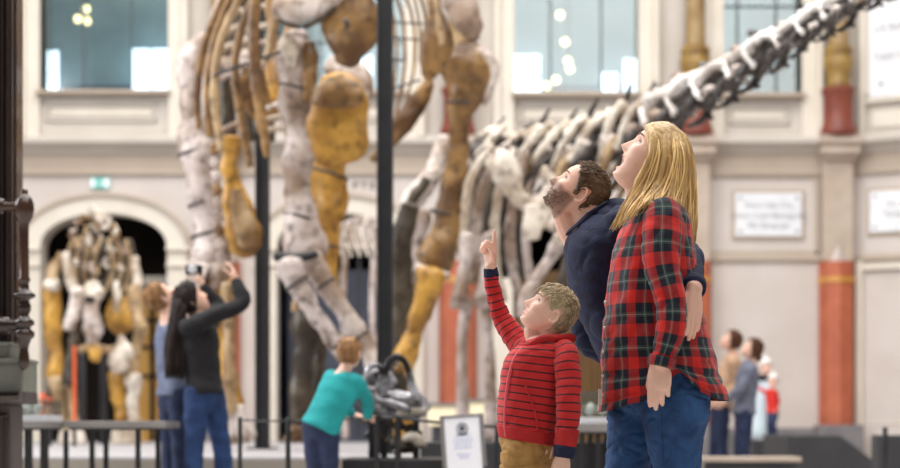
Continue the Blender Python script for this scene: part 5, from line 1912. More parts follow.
# hoodie
M_STR = stripes('striped_red_jersey', .0262, .0, .2)
hd = lambda p, u, g: folds(p, 9.0, .0045)
rr = [ring(533, 565, 338, d, .055, 1), ring(524, 571, 343, d, .09, 2), ring(512, 574, 352, d, .112, 5), ring(504, 572, 364, d, .118, 8), ring(500, 569, 380, d, .116, 9), ring(498, 565, 398, d, .115, 10), ring(497, 560, 416, d, .116, 10), ring(496.5, 557, 430, d, .116, 10)]
hoodie = MB().loft(rr, 56, 6, 2.25, hd, uv=True, phase=0).build('hoodie', M_STR, B)
rr = [ring(496.5, 557, 429, d, .117, 10), ring(497, 556, 436, d, .113, 10), ring(499, 555, 442, d, .109, 10)]
MB().loft(rr, 48, 3, 2.25, None).build('hem_band', M_RED, hoodie)
# sleeves
for pts, nm, per in ((RSL, 'raised', .23), (HSL, 'hanging', .26)):
    sl = MB().sweep([p for p, r in pts], [(r, r * .95) for p, r in pts], (0, 1, 0) if nm == 'raised' else (1, 0, 0), n=32, sub=7, cap='flat', uv=True, uper=per, disp=lambda p, u, g: hd(p, u, g) * 1.1).build('sleeve', M_STR, hoodie)
    c = [p for p, r in pts]
    t_ = (c[-1] - c[-2]).normalized()
    r_ = pts[-1][1]
    if nm == 'raised':
        MB().sweep([c[-1] - t_ * .006, c[-1] + t_ * .012, c[-1] + t_ * .024], [r_ * .98, r_ * .92, r_ * .86], n=24, sub=2, cap='flat').build('cuff', M_NAVYRIB, sl)
    else:
        MB().sweep([c[-1] - t_ * .062, c[-1] - t_ * .03, c[-1] + t_ * .002], [r_ * 1.09, r_ * 1.08, r_ * 1.02], n=28, sub=3, cap='flat').build('red_cuff', M_RED, sl)
        MB().sweep([c[-1] - t_ * .004, c[-1] + t_ * .018, c[-1] + t_ * .036], [r_ * 1.04, r_ * 1.0, r_ * .94], n=28, sub=2, cap='flat').build('cuff', M_NAVYRIB, sl)
mb = MB()                                   # folded hood round the neck
mb.sweep([P(520, 346, d - .03), P(528, 345, d - .075), P(541, 340, d - .085), P(556, 339, d - .075), P(569, 338, d - .03), P(571, 339, d + .03), P(560, 338, d + .08), P(541, 339, d + .08), P(526, 344, d + .05)],
         [(.010, .008), (.013, .010), (.015, .012), (.016, .013), (.018, .016), (.019, .016), (.016, .014), (.013, .011), (.010, .008)], (0, 0, 1), n=14, sub=4, disp=hd)
mb.build('hood', M_RED, hoodie)
mb = MB()
mb.sweep([P(522, 348, d - .075), P(514, 360, d - .085), P(509, 378, d - .085), P(506, 400, d - .082), P(505, 420, d - .082), P(506, 436, d - .078)], [(.006, .004)] * 6, (1, 0, 0), n=8, sub=4)
mb.build('zipper', M_ZIP, hoodie)
mb = MB()
mb.sweep([P(526, 386, d - .122), P(531, 400, d - .124), P(536, 416, d - .124), P(537, 428, d - .124)], [(.0035, .003)] * 4, (1, 0, 0), n=8, sub=3)
mb.build('pocket_edge', M_RED, hoodie)
# trousers
mb = MB()
mb.sweep([P(528, 436, d), P(528, 448, d), P(528, 462, d)], [(.108, .098), (.108, .096), (.10, .085)], (0, 1, 0), n=20)
mb.v = [V((p.x * 1.0, p.y, p.z)) for p in mb.v]
for h_, k_, a_ in ((bh1, bk1, ba1), (bh2, bk2, ba2)):
    mb.sweep([h_, lerp(h_, k_, .5), k_, lerp(k_, a_, .5), a_ + V((0, 0, -.025))], [.068, .064, .054, .052, .05], n=18, sub=4)
tr = remesh(mb, .0055, 'trousers', M_KHAKI, B, 5, wrinkle=jw)
mb = MB()
mb.sweep([P(536, 455, d - .105), P(541, 463, d - .10), P(549, 466, d - .075)], [.0015] * 3, n=6, sub=3)
mb.build('pocket_stitching', M_STITCH, tr)
for a_ in (ba1, ba2):
    mb = MB()
    add_foot(mb, a_, (-1, -.3), .19, 0, .006)
    mb.build('shoe', M_SHOE, B)
# ------------------------------------------------------------------ other visitors
def visitor(label, d, J, hair, hairfn, top, legs, f, u, hs=1.0, z0=0.0, top_name='sweater', leg_name='jeans', group='other visitors', build=1.0, face=True, toe=(-1, 0), skirt=None, hip=.165, skin=(1, 1, 1)):
    """J: pixel joints (x, y[, depth offset]); ankles may give z by ('z', x, z, off)."""
    def g(k):
        q = J[k]
        if q[0] == 'z':
            return PZ(q[1], q[2] + z0, d + q[3])
        return P(q[0], q[1], d + (q[2] if len(q) > 2 else 0))
    j = {k: g(k) for k in J}
    root = thing('person', label, 'person', V(((j['anL'].x + j['anR'].x) / 2, d, z0)), group)
    fr = Frame(j['head'], f, u, hs)
    b = build
    mb = MB()
    add_head(mb, fr, na=56, nzz=50)
    nk = j['neck']
    hc = lerp(j['hipL'], j['hipR'], .5)
    sc_ = lerp(j['shL'], j['shR'], .5)
    sd = (j['shR'] - j['shL']).normalized()
    mb.sweep([lerp(nk, hc, .12), nk, fr((0, -.03, -.05))], [(.07 * b, .06 * b), (.052 * b, .054 * b), (.048 * hs, .052 * hs)], sd, n=16)
    mb.sweep([hc, lerp(hc, sc_, .4), lerp(hc, sc_, .8), nk], [(hip * .9 * b, .10 * b), (.125 * b, .09 * b), (.15 * b, .10 * b), (.06 * b, .06 * b)], sd, n=18)
    for s_ in 'LR':
        add_limb(mb, j['sh' + s_], j['el' + s_], j['wr' + s_], .045 * b, .037 * b, .026 * b)
        w = j['wr' + s_]
        hd_ = J.get('hd' + s_)
        dv = V(hd_) if hd_ else (w - j['el' + s_]).normalized()
        if isinstance(dv, V) and hd_:
            dv = V(hd_)
        inw = (hc - w) if w.z < sc_.z else V((0, 0, -1))
        sdv = dv.cross(inw).cross(dv)
        th_ = V((toe[0], toe[1], .1)) if w.z < sc_.z else V((0, -.4, -.2))
        add_hand(mb, w, dv, sdv if sdv.length > 1e-4 else V((0, 1, 0)), th_, .95 * b, (.3, .34, .38, .42))
        add_limb(mb, j['hip' + s_], j['kn' + s_], j['an' + s_], .075 * b, .052 * b, .038 * b)
        add_foot(mb, j['an' + s_], toe, .24 * b, z0)
    remesh(mb, .0075, 'body', M_SKIN, root, 3, face_color(fr, skin=skin))
    if face:
        face_parts(root, fr, (0, 1, .2), M_BROW)
    mb = MB()
    hairfn(mb, fr, j)
    mb.build('hair', hair, root, fix=False)
    # upper garment
    mb = MB()
    hem_ = lerp(hc, sc_, -.05)
    mb.sweep([hem_, lerp(hc, sc_, .3), lerp(hc, sc_, .75), lerp(sc_, nk, .35), lerp(sc_, nk, .95)], [(hip * 1.12 * b, .132 * b), (.155 * b, .118 * b), (.178 * b, .128 * b), (.15 * b, .10 * b), (.068 * b, .066 * b)], sd, n=24, cap='flat')
    for s_ in 'LR':
        a_, e_, w_ = j['sh' + s_], j['el' + s_], j['wr' + s_]
        mb.sweep([lerp(a_, sc_, .25), a_, lerp(a_, e_, .5), e_, lerp(e_, w_, .5), lerp(e_, w_, .95)], [.068 * b, .070 * b, .062 * b, .056 * b, .050 * b, .042 * b], n=18, sub=4)
    ww = lambda w: .009 * (noise.noise(V((w.x * 7, w.y * 7, w.z * 10))) + .6 * noise.noise(V((w.x * 14 + w.z * 10, w.y * 9, w.z * 18))))
    remesh(mb, .011, top_name, top, root, 5, wrinkle=ww)
    mb = MB()
    mb.sweep([lerp(hc, sc_, .1), hc, lerp(hc, (j['knL'] + j['knR']) / 2, .18)], [(hip * .92 * b, .105 * b), (hip * 1.02 * b, .118 * b), (hip * .85 * b, .10 * b)], sd, n=22)
    for s_ in 'LR':
        h_, k_, a_ = j['hip' + s_], j['kn' + s_], j['an' + s_]
        mb.sweep([h_, lerp(h_, k_, .5), k_, lerp(k_, a_, .5), a_ + V((0, 0, -.03 * b))], [.092 * b, .082 * b, .066 * b, .064 * b, .056 * b], n=18, sub=4)
    remesh(mb, .011, leg_name, legs, root, 5, wrinkle=ww)
    for s_ in 'LR':
        mb = MB()
        add_foot(mb, j['an' + s_], toe, .26 * b, z0, .008)
        mb.build('shoe', M_SHOE, root)
    return root, fr, j


rv = random.Random(21)


def cap_short(mb, fr, j):
    add_cap(mb, fr, SHORT, .014, 160, .03, .002, rv)


def cap_bob(mb, fr, j):
    add_cap(mb, fr, [(0, .06), (.8, .05), (1.2, .0), (1.5, -.05), (2.2, -.09), (3.2, -.095)], .02, 160, .04, .0022, rv)


def cap_bun(mb, fr, j):
    cap_bob(mb, fr, j)
    mb.ball(fr((0, -.118, -.035)), (.045 * fr.sc, .04 * fr.sc, .045 * fr.sc), 14, 10)


def hair_long(mb, fr, j):
    add_cap(mb, fr, [(0, .062), (.8, .05), (1.2, .0), (1.5, -.05), (2.2, -.095), (3.2, -.098)], .018, 120, .05, .0022, rv)
    # hangs down the back, drifting to the left
    r0 = fr((0, -.10, .0))
    for k in range(90):
        q = rv.uniform(-1, 1)
        a = fr((q * .075, -.075 - .03 * (1 - q * q), .02 + rv.uniform(-.04, .05)))
        e = P(rv.uniform(165, 184), rv.uniform(368, 380), j['neck'].y - .10 + rv.uniform(-.07, .05))
        m1 = lerp(a, e, .35) + V((-.01, -.02, 0))
        m2 = lerp(a, e, .7) + V((rv.gauss(-.01, .01), -.01, 0))
        mb.sweep([a, m1, m2, e], [.014, .017, .016, .004], n=7, sub=4, cap='flat')


d = 12.0
bw, bwf, bwj = visitor('woman with long dark hair in a black sweater reaching up toward the bones', d, dict(
    head=(191, 299, 0), neck=(199, 318, .02), shL=(208, 325, .17), shR=(189, 327, -.14), elL=(219, 306, .32), wrL=(203, 287, .30), elR=(243, 303, -.10), wrR=(236, 281, -.05),
    hipL=(212, 392, .08), hipR=(197, 392, -.08), knL=(222, 452, .10), knR=(194, 454, -.08), anL=('z', 228, .09, .12), anR=('z', 193, .09, -.1), hdL=(-.3, 0, 1), hdR=(-.25, 0, 1)),
    H_DARK, hair_long, M_BLACKCLOTH, M_DENIM_B, (.74, .28, .6), (-.55, -.2, .8), 1.0, toe=(.8, .6), hip=.16)
cam_p = P(194, 270, 12.3)
t = thing('camera', 'small dark camera held up in front of the hanging bones by the long-haired woman', 'camera', cam_p)
MB().box((cam_p.x - .06, cam_p.y - .03, cam_p.z - .035), (cam_p.x + .06, cam_p.y + .03, cam_p.z + .035)).build('camera_body', M_BLACK, t, smooth=False, bevel=.008)
MB().lathe((cam_p.x - .005, cam_p.y - .03, cam_p.z), [(.03, 0), (.03, .03), (.022, .032), (.0, .024)], 18, (0, -1, 0)).build('lens', M_WHITE, t)

d = 12.5
visitor('brown-haired visitor in grey-blue shirt standing close behind the long-haired woman', d, dict(
    head=(161, 297, 0), neck=(168, 318, 0), shL=(166, 327, .17), shR=(178, 327, -.12), elL=(164, 360, .2), wrL=(168, 386, .1), elR=(180, 356, -.05), wrR=(183, 384, .0),
    hipL=(170, 393, .09), hipR=(180, 393, -.06), knL=(170, 452, .09), knR=(180, 452, -.06), anL=('z', 170, .09, .1), anR=('z', 180, .09, -.06)),
    H_LIGHT, cap_short, M_BLUECL, M_DENIM_D, (.45, .3, .84), (-.7, -.3, .5), 1.0, toe=(.8, .6), hip=.15)

d = 10.9
visitor('child in a teal sweater and jeans leaning on the rail with back turned', d, dict(
    head=(350, 353, .03), neck=(344, 372, .02), shL=(330, 378, .06), shR=(357, 383, -.02), elL=(338, 400, .22), wrL=(352, 414, .28), elR=(366, 398, .06), wrR=(368, 417, .18),
    hipL=(313, 426, .02), hipR=(328, 428, -.02), knL=(314, 472, .0), knR=(330, 474, -.02), anL=('z', 316, .08, 0), anR=('z', 332, .08, -.02), hdR=(.5, .6, -.2), hdL=(.8, .3, -.2)),
    H_LIGHT, lambda mb, fr, j: add_cap(mb, fr, SHORT, .014, 200, .03, .002, rv), M_TEALCL, M_DENIM_D, (.22, .9, .35), (-.1, -.35, .94), .84, toe=(.5, .85), build=.80, hip=.155, face=True)

d = 18.9
visitor('woman with brown hair and beige top beside the grey-sweatered visitor, looking up', d, dict(
    head=(731, 341, .15), neck=(734, 356, .15), shL=(733, 362, -.03), shR=(731, 362, .32), elL=(738, 384, -.03), wrL=(722, 402, -.02), elR=(728, 384, .35), wrR=(715, 403, .25),
    hipL=(722, 408, .06), hipR=(719, 408, .22), knL=(722, 447, .05), knR=(715, 447, .24), anL=('z', 724, .09, .05), anR=('z', 712, .09, .26), hdL=(-1, 0, -.1), hdR=(-1, 0, -.05)),
    H_CHEST, cap_bob, M_BEIGECL, M_DENIM_D, (-.8, -.1, .6), (.6, 0, .8), 1.0, toe=(-1, -.2), hip=.155)
d = 18.5
visitor('dark-haired visitor in a grey sweater and dark jeans behind the plaid-shirted woman, looking up', d, dict(
    head=(752, 349, 0), neck=(752, 363, .02), shL=(750, 370, -.17), shR=(746, 370, .18), elL=(741, 388, -.22), wrL=(728, 400, -.14), elR=(738, 390, .2), wrR=(726, 402, .1),
    hipL=(745, 412, -.09), hipR=(743, 412, .09), knL=(744, 449, -.08), knR=(740, 449, .10), anL=('z', 748, .09, -.08), anR=('z', 740, .09, .12), hdL=(-.9, 0, -.3), hdR=(-.9, 0, -.3)),
    H_CHEST, cap_bun, M_GREYCL, M_DENIM_D, (-.8, -.1, .6), (.6, 0, .8), .98, toe=(-1, -.2), hip=.165)


def beanie(mb, fr, j):
    add_cap(mb, fr, [(0, .045), (1.2, .03), (1.8, .0), (3.2, -.04)], .028, 0, seed=3)
    mb.ball(fr((0, -.02, .15)), .035 * fr.sc, 10, 8)


d = 26.0
ad, adf, adj = visitor('adult in a white hat and long pale blue coat standing against the far wall', d, dict(
    head=(766, 367, 0), neck=(764, 377, 0), shL=(768, 383, -.1), shR=(758, 383, .05), elL=(770, 394, -.2), wrL=(768, 404, -.3), elR=(757, 398, .05), wrR=(758, 412, -.05),
    hipL=(764, 412, 0), hipR=(760, 412, 0), knL=(764, 441, 0), knR=(759, 441, 0), anL=('z', 764, .09, 0), anR=('z', 758, .09, 0)),
    M_WHITECL, beanie, M_PALEBLUE, M_DENIM_D, (.35, -.9, .1), (0, 0, 1), 1.0, toe=(.3, -1), hip=.16, top_name='coat')
mb = MB()
mb.sweep([P(762, 392, d), P(762, 412, d), P(762, 431, d)], [(.17, .15), (.19, .17), (.21, .19)], (1, 0, 0), n=22)
mb.build('coat_skirt', M_PALEBLUE, ad)
mb = MB()
mb.sweep([P(757, 379, d - .02), P(764, 377, d - .16), P(771, 378, d - .05), P(768, 376, d + .1), P(759, 377, d + .1), P(757, 379, d - .02)], [.045] * 6, n=10)
mb.build('scarf', M_BLACKCLOTH, ad)
visitor('small child in scarlet jacket and white hat held beside the pale blue coat', d - .35, dict(
    head=(773, 381, 0), neck=(773, 389, 0), shL=(776, 393, .03), shR=(768, 393, -.03), elL=(778, 401, .02), wrL=(776, 409, -.05), elR=(763, 391, -.06), wrR=(758, 387, -.02),
    hipL=(775, 412, 0), hipR=(771, 412, 0), knL=(774, 424, -.1), knR=(769, 424, -.12), anL=('z', 776, .40, -.02), anR=('z', 770, .40, -.06)),
    M_WHITECL, beanie, M_REDCL, M_DENIM_D, (-.2, -.95, .1), (0, 0, 1), .82, z0=.0, toe=(.2, -1), build=.62, hip=.15, top_name='jacket', leg_name='trousers')
# ------------------------------------------------------------------ furniture and barriers
M_WOOD = mat('dark_mahogany', rgb(46, 30, 24), .32, rgb(28, 17, 14), 3.0, .1, stretch=(8, 8, .6), coat=.3)
M_WOODL = mat('carved_mahogany', rgb(70, 44, 30), .26, rgb(34, 20, 15), 5.0, .12, coat=.4)
M_SLAB = mat('cabinet_slate', rgb(128, 130, 120), .5, rgb(110, 112, 104), 2.0)
M_BASEW = mat('cabinet_base', rgb(88, 80, 76), .45, rgb(66, 59, 56), 2.0, stretch=(6, 6, .6))
M_GREYTOP = mat('grey_table_top', rgb(140, 136, 134), .5, rgb(124, 120, 118), 4.0)
M_PAPER = mat('certificate_paper', rgb(232, 233, 240), .5)
M_BADGE = mat('certificate_ink', rgb(58, 62, 78), .6)
M_BLUEINK = mat('certificate_blue', rgb(168, 178, 220), .6)
M_FRAME = mat('grey_metal_frame', rgb(128, 124, 124), .4, metal=.3)
M_ORANGE = mat('orange_model', rgb(216, 92, 40), .5)
M_YELLOW = mat('yellow_model', rgb(226, 176, 40), .5)
M_CREAMLIT = mat('case_lining', rgb(244, 232, 196), .6, emit=rgb(255, 238, 196), estr=.25)
M_ROCK = mat('pale_specimen', rgb(232, 226, 216), .7, rgb(186, 176, 162), 12.0, .3)

# ---- dark wooden showcase at the left edge
d = 9.0
b0 = P(-40, 0, d)
T = thing('display_cabinet', 'tall dark carved wooden display cabinet at the left edge with a turned corner column', 'cabinet', (b0.x, d, 0))
k_ = d / F
X = lambda x: (x - CX) * k_
Z = lambda y: CZ + (CY - y) * k_
BK = d + .3
MB().box((X(-140), d + .02, 0), (X(9), BK, Z(404))).build('lower_carcass', M_BASEW, T, smooth=False, bevel=.01)
mb = MB()
for q in ((-60, 7, 414, 418), (-60, 7, 500, 504), (3, 7, 418, 500), (-60, -56, 418, 500)):
    mb.box((X(q[0]), d - .02, Z(q[3])), (X(q[1]), d + .02, Z(q[2])))
mb.build('panel_moulding', M_WOOD, T, smooth=False, bevel=.008)
mb = MB()
pr = [(0, 404), (.02, 402), (.10, 400), (.12, 397), (.09, 394), (.12, 392), (.02, 392)]
mb.grid([[V((x, d - o, Z(y))) for o, y in pr] for x in (X(-140), X(24))])
mb.box((X(-140), d, Z(404)), (X(24), BK, Z(392)))
mb.build('ledge', M_BASEW, T, smooth=False)
MB().box((X(-140), d - .03, Z(393)), (X(24), BK, Z(362))).build('slate_band', M_SLAB, T, smooth=False, bevel=.01)
mb = MB()
mb.box((X(-140), d - .05, Z(363)), (X(25), BK, Z(358)))
mb.box((X(-140), d - .02, Z(358)), (X(10), BK, Z(344)))
mb.box((X(-140), d - .06, Z(346)), (X(11), BK, Z(342)))
mb.build('sill', M_SLAB, T, smooth=False, bevel=.012)
mb = MB()
mb.box((X(-16), d + .05, Z(344)), (X(9), d + .28, Z(-80)))
for x in (-14, -9, -4, 1, 6):
    mb.box((X(x - 1.2), d + .02, Z(340)), (X(x + 1.2), d + .05, Z(-80)))
mb.build('fluted_stile', M_WOOD, T, smooth=False, bevel=.006)
MB().box((X(9), d + .12, Z(344)), (X(10.5), d + .26, Z(-80))).build('edge_bead', M_WOODL, T, smooth=False)
MB().box((X(-140), d + .08, Z(344)), (X(-16), d + .1, Z(-80))).build('glass_pane', M_CASEG, T, smooth=False)
MB().box((X(-140), BK - .05, Z(344)), (X(-16), BK, Z(-80))).build('back_panel', M_WOOD, T, smooth=False)
MB().box((X(-140), d + .02, Z(-70)), (X(24), BK, Z(-90))).build('cornice', M_WOOD, T, smooth=False)
# turned corner column
cx_, cy_ = X(27), d - .06
pr = [(2, 371), (4, 368), (5.5, 362), (5, 356), (4, 350), (5, 345), (7, 340), (10, 337), (10.5, 333), (7, 330), (6, 328), (10, 325), (10, 322), (6, 319), (4.5, 316), (6.5, 311), (6.8, 306), (5, 302), (6, 300), (11, 298), (11, 295), (7, 293), (5, 290),
      (4.6, 284), (6, 282), (6, 280), (5, 278), (4.6, 240), (4.8, 226), (6, 223), (8.5, 218), (10, 211), (9.6, 205), (7.5, 200), (5, 197), (3.5, 195), (4, 193), (3, 191), (0, 190)]
MB().lathe((cx_, cy_, 0), [(r * k_, Z(y)) for r, y in pr], 26).build('turned_column', M_WOODL, T)
mb = MB()
mb.sweep([(X(-60), d - .04, Z(326)), (X(-10), d - .05, Z(326)), (X(20), d - .06, Z(326))], [.03, .03, .034], n=14)
mb.lathe((X(3), d - .05, Z(326)), [(.03, -.06), (.045, -.04), (.05, 0), (.045, .04), (.03, .06)], 16, (1, 0, 0))
mb.build('front_rail', M_WOODL, T)
mb = MB()
mb.lathe((X(2), d - .05, 0), [(r * k_, Z(y)) for r, y in ((3, 215), (5, 212), (7, 208), (6.5, 203), (4, 200), (1, 199))], 20)
mb.sweep([(X(2), d - .05, Z(208)), (X(20), cy_, Z(208))], [.026, .026], n=10, sub=1)
mb.build('carved_boss', M_WOODL, T)


# ---- tables and cases
def table(label, d, x0, x1, ytop, th, legs, depth=.7, zfloor=0.0, group=None, mt=M_GREYTOP):
    a, b = P(x0, ytop, d), P(x1, ytop + th, d)
    t = thing('display_table', label, 'table', ((a.x + b.x) / 2, d + depth / 2, zfloor), group)
    MB().box((a.x, d, b.z), (b.x, d + depth, a.z)).build('table_top', mt, t, smooth=False, bevel=.006)
    MB().box((a.x + .04, d + .05, b.z - .015), (b.x - .04, d + depth - .05, b.z)).build('apron', M_CHAR, t, smooth=False)
    for x, back in legs:
        px_ = (x - CX) * (d + (depth - .1 if back else .06)) / F
        yy = d + (depth - .1 if back else .06)
        MB().box((px_ - .017, yy - .017, zfloor), (px_ + .017, yy + .017, b.z - .0149)).build('leg', M_BLACK, t, smooth=False, bevel=.004)
    return t


def case(label, d, x0, x1, y0, y1, depth=.6, group=None, lining=None, contents=()):
    a, b = P(x0, y0, d), P(x1, y1, d)
    t = thing('glass_case', label, 'display case', ((a.x + b.x) / 2, d + depth / 2, b.z), group)
    MB().box((a.x, d, b.z), (b.x, d + depth, b.z + .04)).build('case_base', lining or M_WHITE, t, smooth=False)
    e = .012
    mb = MB()
    mb.box((a.x, d, b.z + .04), (b.x, d + e, a.z))
    mb.box((a.x, d + depth - e, b.z + .04), (b.x, d + depth, a.z))
    mb.box((a.x, d + e, b.z + .04), (a.x + e, d + depth - e, a.z))
    mb.box((b.x - e, d + e, b.z + .04), (b.x, d + depth - e, a.z))
    mb.build('glass_box', M_CASEG, t, smooth=False)
    MB().box((a.x, d, a.z), (b.x, d + depth, a.z + .015)).build('glass_lid', M_CASEG, t, smooth=False)
    return t, a, b


table('grey-topped low display table with black legs before the frontal skeleton', 11.6, 62, 166, 421, 7, ((92, 0), (138, 0), (66, 1), (106, 1), (158, 1)), .6)
table('narrow grey display table under the small glass case by the dark cabinet', 11.2, 10, 46, 421, 7, ((27, 0), (43, 0), (30, 1), (46, 1)), .7)
table('grey-topped display table between the boy and the plaid-shirted woman', 11.8, 576, 640, 423, 9, ((582, 0), (598, 0), (612, 0), (634, 0), (590, 1), (606, 1)), .8)
t, a, b = case('small glass case with pale lining on the narrow table by the dark cabinet', 11.3, 16, 45, 401, 420.9, .5)
for k_2, (x, lab) in enumerate(((27, 'pale rounded specimen on the left in the small glass case'), (38, 'pale rounded specimen on the right in the small glass case'))):
    p = P(x, 417.5, 11.5)
    o = MB().ball((p.x, p.y, b.z + .088), (.032, .04, .034), 14, 9, disp=lambda q, u, g: .008 * noise.noise(q * 22)).build('specimen', M_ROCK, None, origin=V((p.x, p.y, b.z + .04)))
    tag(o, lab, 'specimen', 'specimens in glass cases')
t, a, b = case('glass case with white lining on the table between the boy and the woman', 11.9, 580, 632, 393, 422.9, .55)
for x, lab in ((590, 'pale grey specimen nearest the boy inside the glass case'), (602, 'pale grey specimen nearest the plaid shirt inside the glass case')):
    p = P(x, 418, 12.1)
    o = MB().ball((p.x, p.y, b.z + .098), (.034, .05, .044), 14, 9, disp=lambda q, u, g: .008 * noise.noise(q * 18)).build('specimen', M_ROCK, None, origin=V((p.x, p.y, b.z + .04)))
    tag(o, lab, 'specimen', 'specimens in glass cases')
# orange and yellow models on the podium
for (x0, x1, y0, m, nm, cat, lab) in ((39.5, 45, 393, M_ORANGE, 'sign_stand', 'sign', 'bright orange upright block left of its lower twin beyond the small glass case'), (46.5, 52, 398, M_ORANGE, 'sign_stand', 'sign', 'lower bright orange block to the right beyond the small glass case'),
                                      (72.5, 75.5, 346, M_ORANGE, 'sign_stand', 'sign', 'tall orange banner stand between the bones of the frontal skeleton')):
    dd = 21.0
    a, b = P(x0, y0, dd), P(x1, 440, dd)
    t = thing(nm, lab, cat, ((a.x + b.x) / 2, dd, POD))
    MB().box((a.x, dd, POD + .25), (b.x, dd + .06, a.z)).build('panel', m, t, smooth=False, bevel=.01)
    MB().box(((a.x + b.x) / 2 - .02, dd + .01, POD), ((a.x + b.x) / 2 + .02, dd + .05, POD + .25)).build('foot_post', M_BLACK, t, smooth=False)
# cream lit cases behind the certificate
dd = 22.0
for x0, x1, y0, lab in ((428, 462, 406, 'cream-lined low showcase glowing behind the certificate stand'), (466, 497, 402, 'cream-lined low showcase close to the boy, behind the certificate stand')):
    a, b = P(x0, y0, dd), P(x1, 426, dd)
    t = thing('low_showcase', lab, 'display case', ((a.x + b.x) / 2, dd, POD))
    MB().box((a.x, dd, b.z), (b.x, dd + .8, a.z)).build('lit_box', M_CREAMLIT, t, smooth=False, bevel=.02)
    MB().box((a.x - .03, dd - .03, a.z), (b.x + .03, dd + .83, a.z + .04)).build('case_lid', M_GREYTOP, t, smooth=False)
    MB().box((a.x + .05, dd + .05, POD), (b.x - .05, dd + .75, b.z)).build('case_foot', M_CHAR, t, smooth=False)
# dark low wall behind the skull
a, b = P(420, 437, 12.6), P(700, 468, 12.6)
t = MB().box((a.x, 12.6, 0), (P(690, 0, 12.6).x, 12.9, P(0, 442, 12.6).z)).build('exhibit_barrier', M_CHAR, None, smooth=False, bevel=.01, origin=V(((a.x + b.x) / 2, 12.75, 0)))
tag(t, 'low charcoal barrier panel running behind the certificate stand', 'barrier')

# ---- certificate on its stand
d = 11.0
c = P(463, 441, d)
T = thing('certificate_stand', 'white certificate with a dark round emblem in a tilted grey frame stand', 'certificate', (c.x, d, 0))
w, h = 22 * d / F, 27 * d / F
R = Matrix.Translation(c) @ Matrix.Rotation(math.radians(-4), 4, 'Y') @ Matrix.Rotation(math.radians(-14), 4, 'X')
bx = lambda x0, x1, z0, z1, y0, y1: MB().box((x0, y0, z0), (x1, y1, z1)).xform(R)
mb = MB()
for q in ((-w, -w + .028, -h, h), (w - .028, w, -h, h), (-w, w, h - .016, h)):
    mb.box((q[0], -.012, q[2]), (q[1], .012, q[3]))
mb.xform(R).build('frame', M_FRAME, T, smooth=False, bevel=.003)
bx(-w + .028, w - .028, -h - .12, h - .016, -.004, .004).build('paper', M_PAPER, T, smooth=False)
E = V((.0, -.006, h * .47))
mb = MB()
mb.sweep([R @ (E + V((.034 * cos(a * pi / 12), 0, .034 * sin(a * pi / 12)))) for a in range(25)], [(.008, .003)] * 25, None, n=8, sub=1, cap='flat')
mb.lathe(R @ E, [(.017, -.002), (.017, .003), (0, .003)], 20, R.to_3x3() @ V((0, -1, 0)))
mb.sweep([R @ (E + V((-.03, 0, -.034))), R @ (E + V((0, 0, -.040))), R @ (E + V((.03, 0, -.034)))], [(.005, .003)] * 3, n=8, sub=3)
mb.build('round_emblem', M_BADGE, T)
for dz, ww in ((.035, .05), (.005, .065), (-.02, .055), (-.045, .06), (-.09, .045), (-.11, .03)):
    mb = MB()
    x = -ww
    while x < ww:
        L = random.uniform(.012, .028)
        mb.box((x, -.0062, dz - .004), (min(x + L, ww), -.0042, dz + .004))
        x += L + .008
    mb.xform(R).build('text_line', M_BLUEINK, T, smooth=False)
bx(-.02, .02, -h - .3, -h + .05, .012, .03).build('easel_leg', M_FRAME, T, smooth=False)
MB().box((c.x - .16, d - .12, 0), (c.x + .16, d + .2, .02)).build('foot_plate', M_FRAME, T, smooth=False)
MB().box((c.x - .02, d + .02, .02), (c.x + .02, d + .06, c.z - h - .02)).build('stand_post', M_FRAME, T, smooth=False)


# ---- barrier posts and rails
def post(label, x, ytop, d, hw=3.2, group='slim black barrier posts'):
    a = P(x, ytop, d)
    t = thing('barrier_post', label, 'barrier post', (a.x, d, 0), group)
    r = hw * d / F
    MB().lathe((a.x, d, 0), [(r, .02), (r, a.z - .01), (r * .8, a.z)], 16).build('stem', M_BLACK, t)
    MB().lathe((a.x, d, 0), [(r * 3.2, 0), (r * 3.2, .012), (r * 2.6, .02), (r, .024)], 22).build('foot_disc', M_BLACK, t)
    return a


p1 = post('slim black barrier post just left of the child in teal', 288, 418, 11.4, 2.6)
p2 = post('slim black barrier post right beside the teal sleeve', 377, 414, 11.05, 2.4)
p3 = post('slim black barrier post standing before the skull cast', 397, 415, 11.04, 2.4)
p0 = post('slim black barrier post close to the long-haired woman, left end of the wire', 240, 417, 11.6, 2.2)
p4 = post('slim black barrier post tight against the pointing boy, behind his waist', 497, 424, 11.2, 2.4)
post('slim black barrier post in front of the box at the right picture edge', 885, 427, 14.0, 2.6)
for a, b, r, lab in ((p0, p1, .006, 'thin barrier wire running from the long-haired woman to the post left of the teal child'), (p1, p2, .006, 'thin barrier wire passing behind the child in teal'), (p2, p3, .016, 'dark hand rail between the two posts before the skull cast'), (p3, p4, .010, 'dark rail leading from the skull cast behind the certificate to the boy')):
    z = V((0, 0, -.02))
    e_ = (b - a).normalized() * .024
    a, b = a + e_, b - e_
    o = MB().sweep([a + z, lerp(a, b, .5) + z * 1.2, b + z], [r, r, r], n=8, sub=4, cap='flat').build('barrier_rail', M_BLACK, None, origin=lerp(a, b, .5))
    tag(o, lab, 'barrier rail')

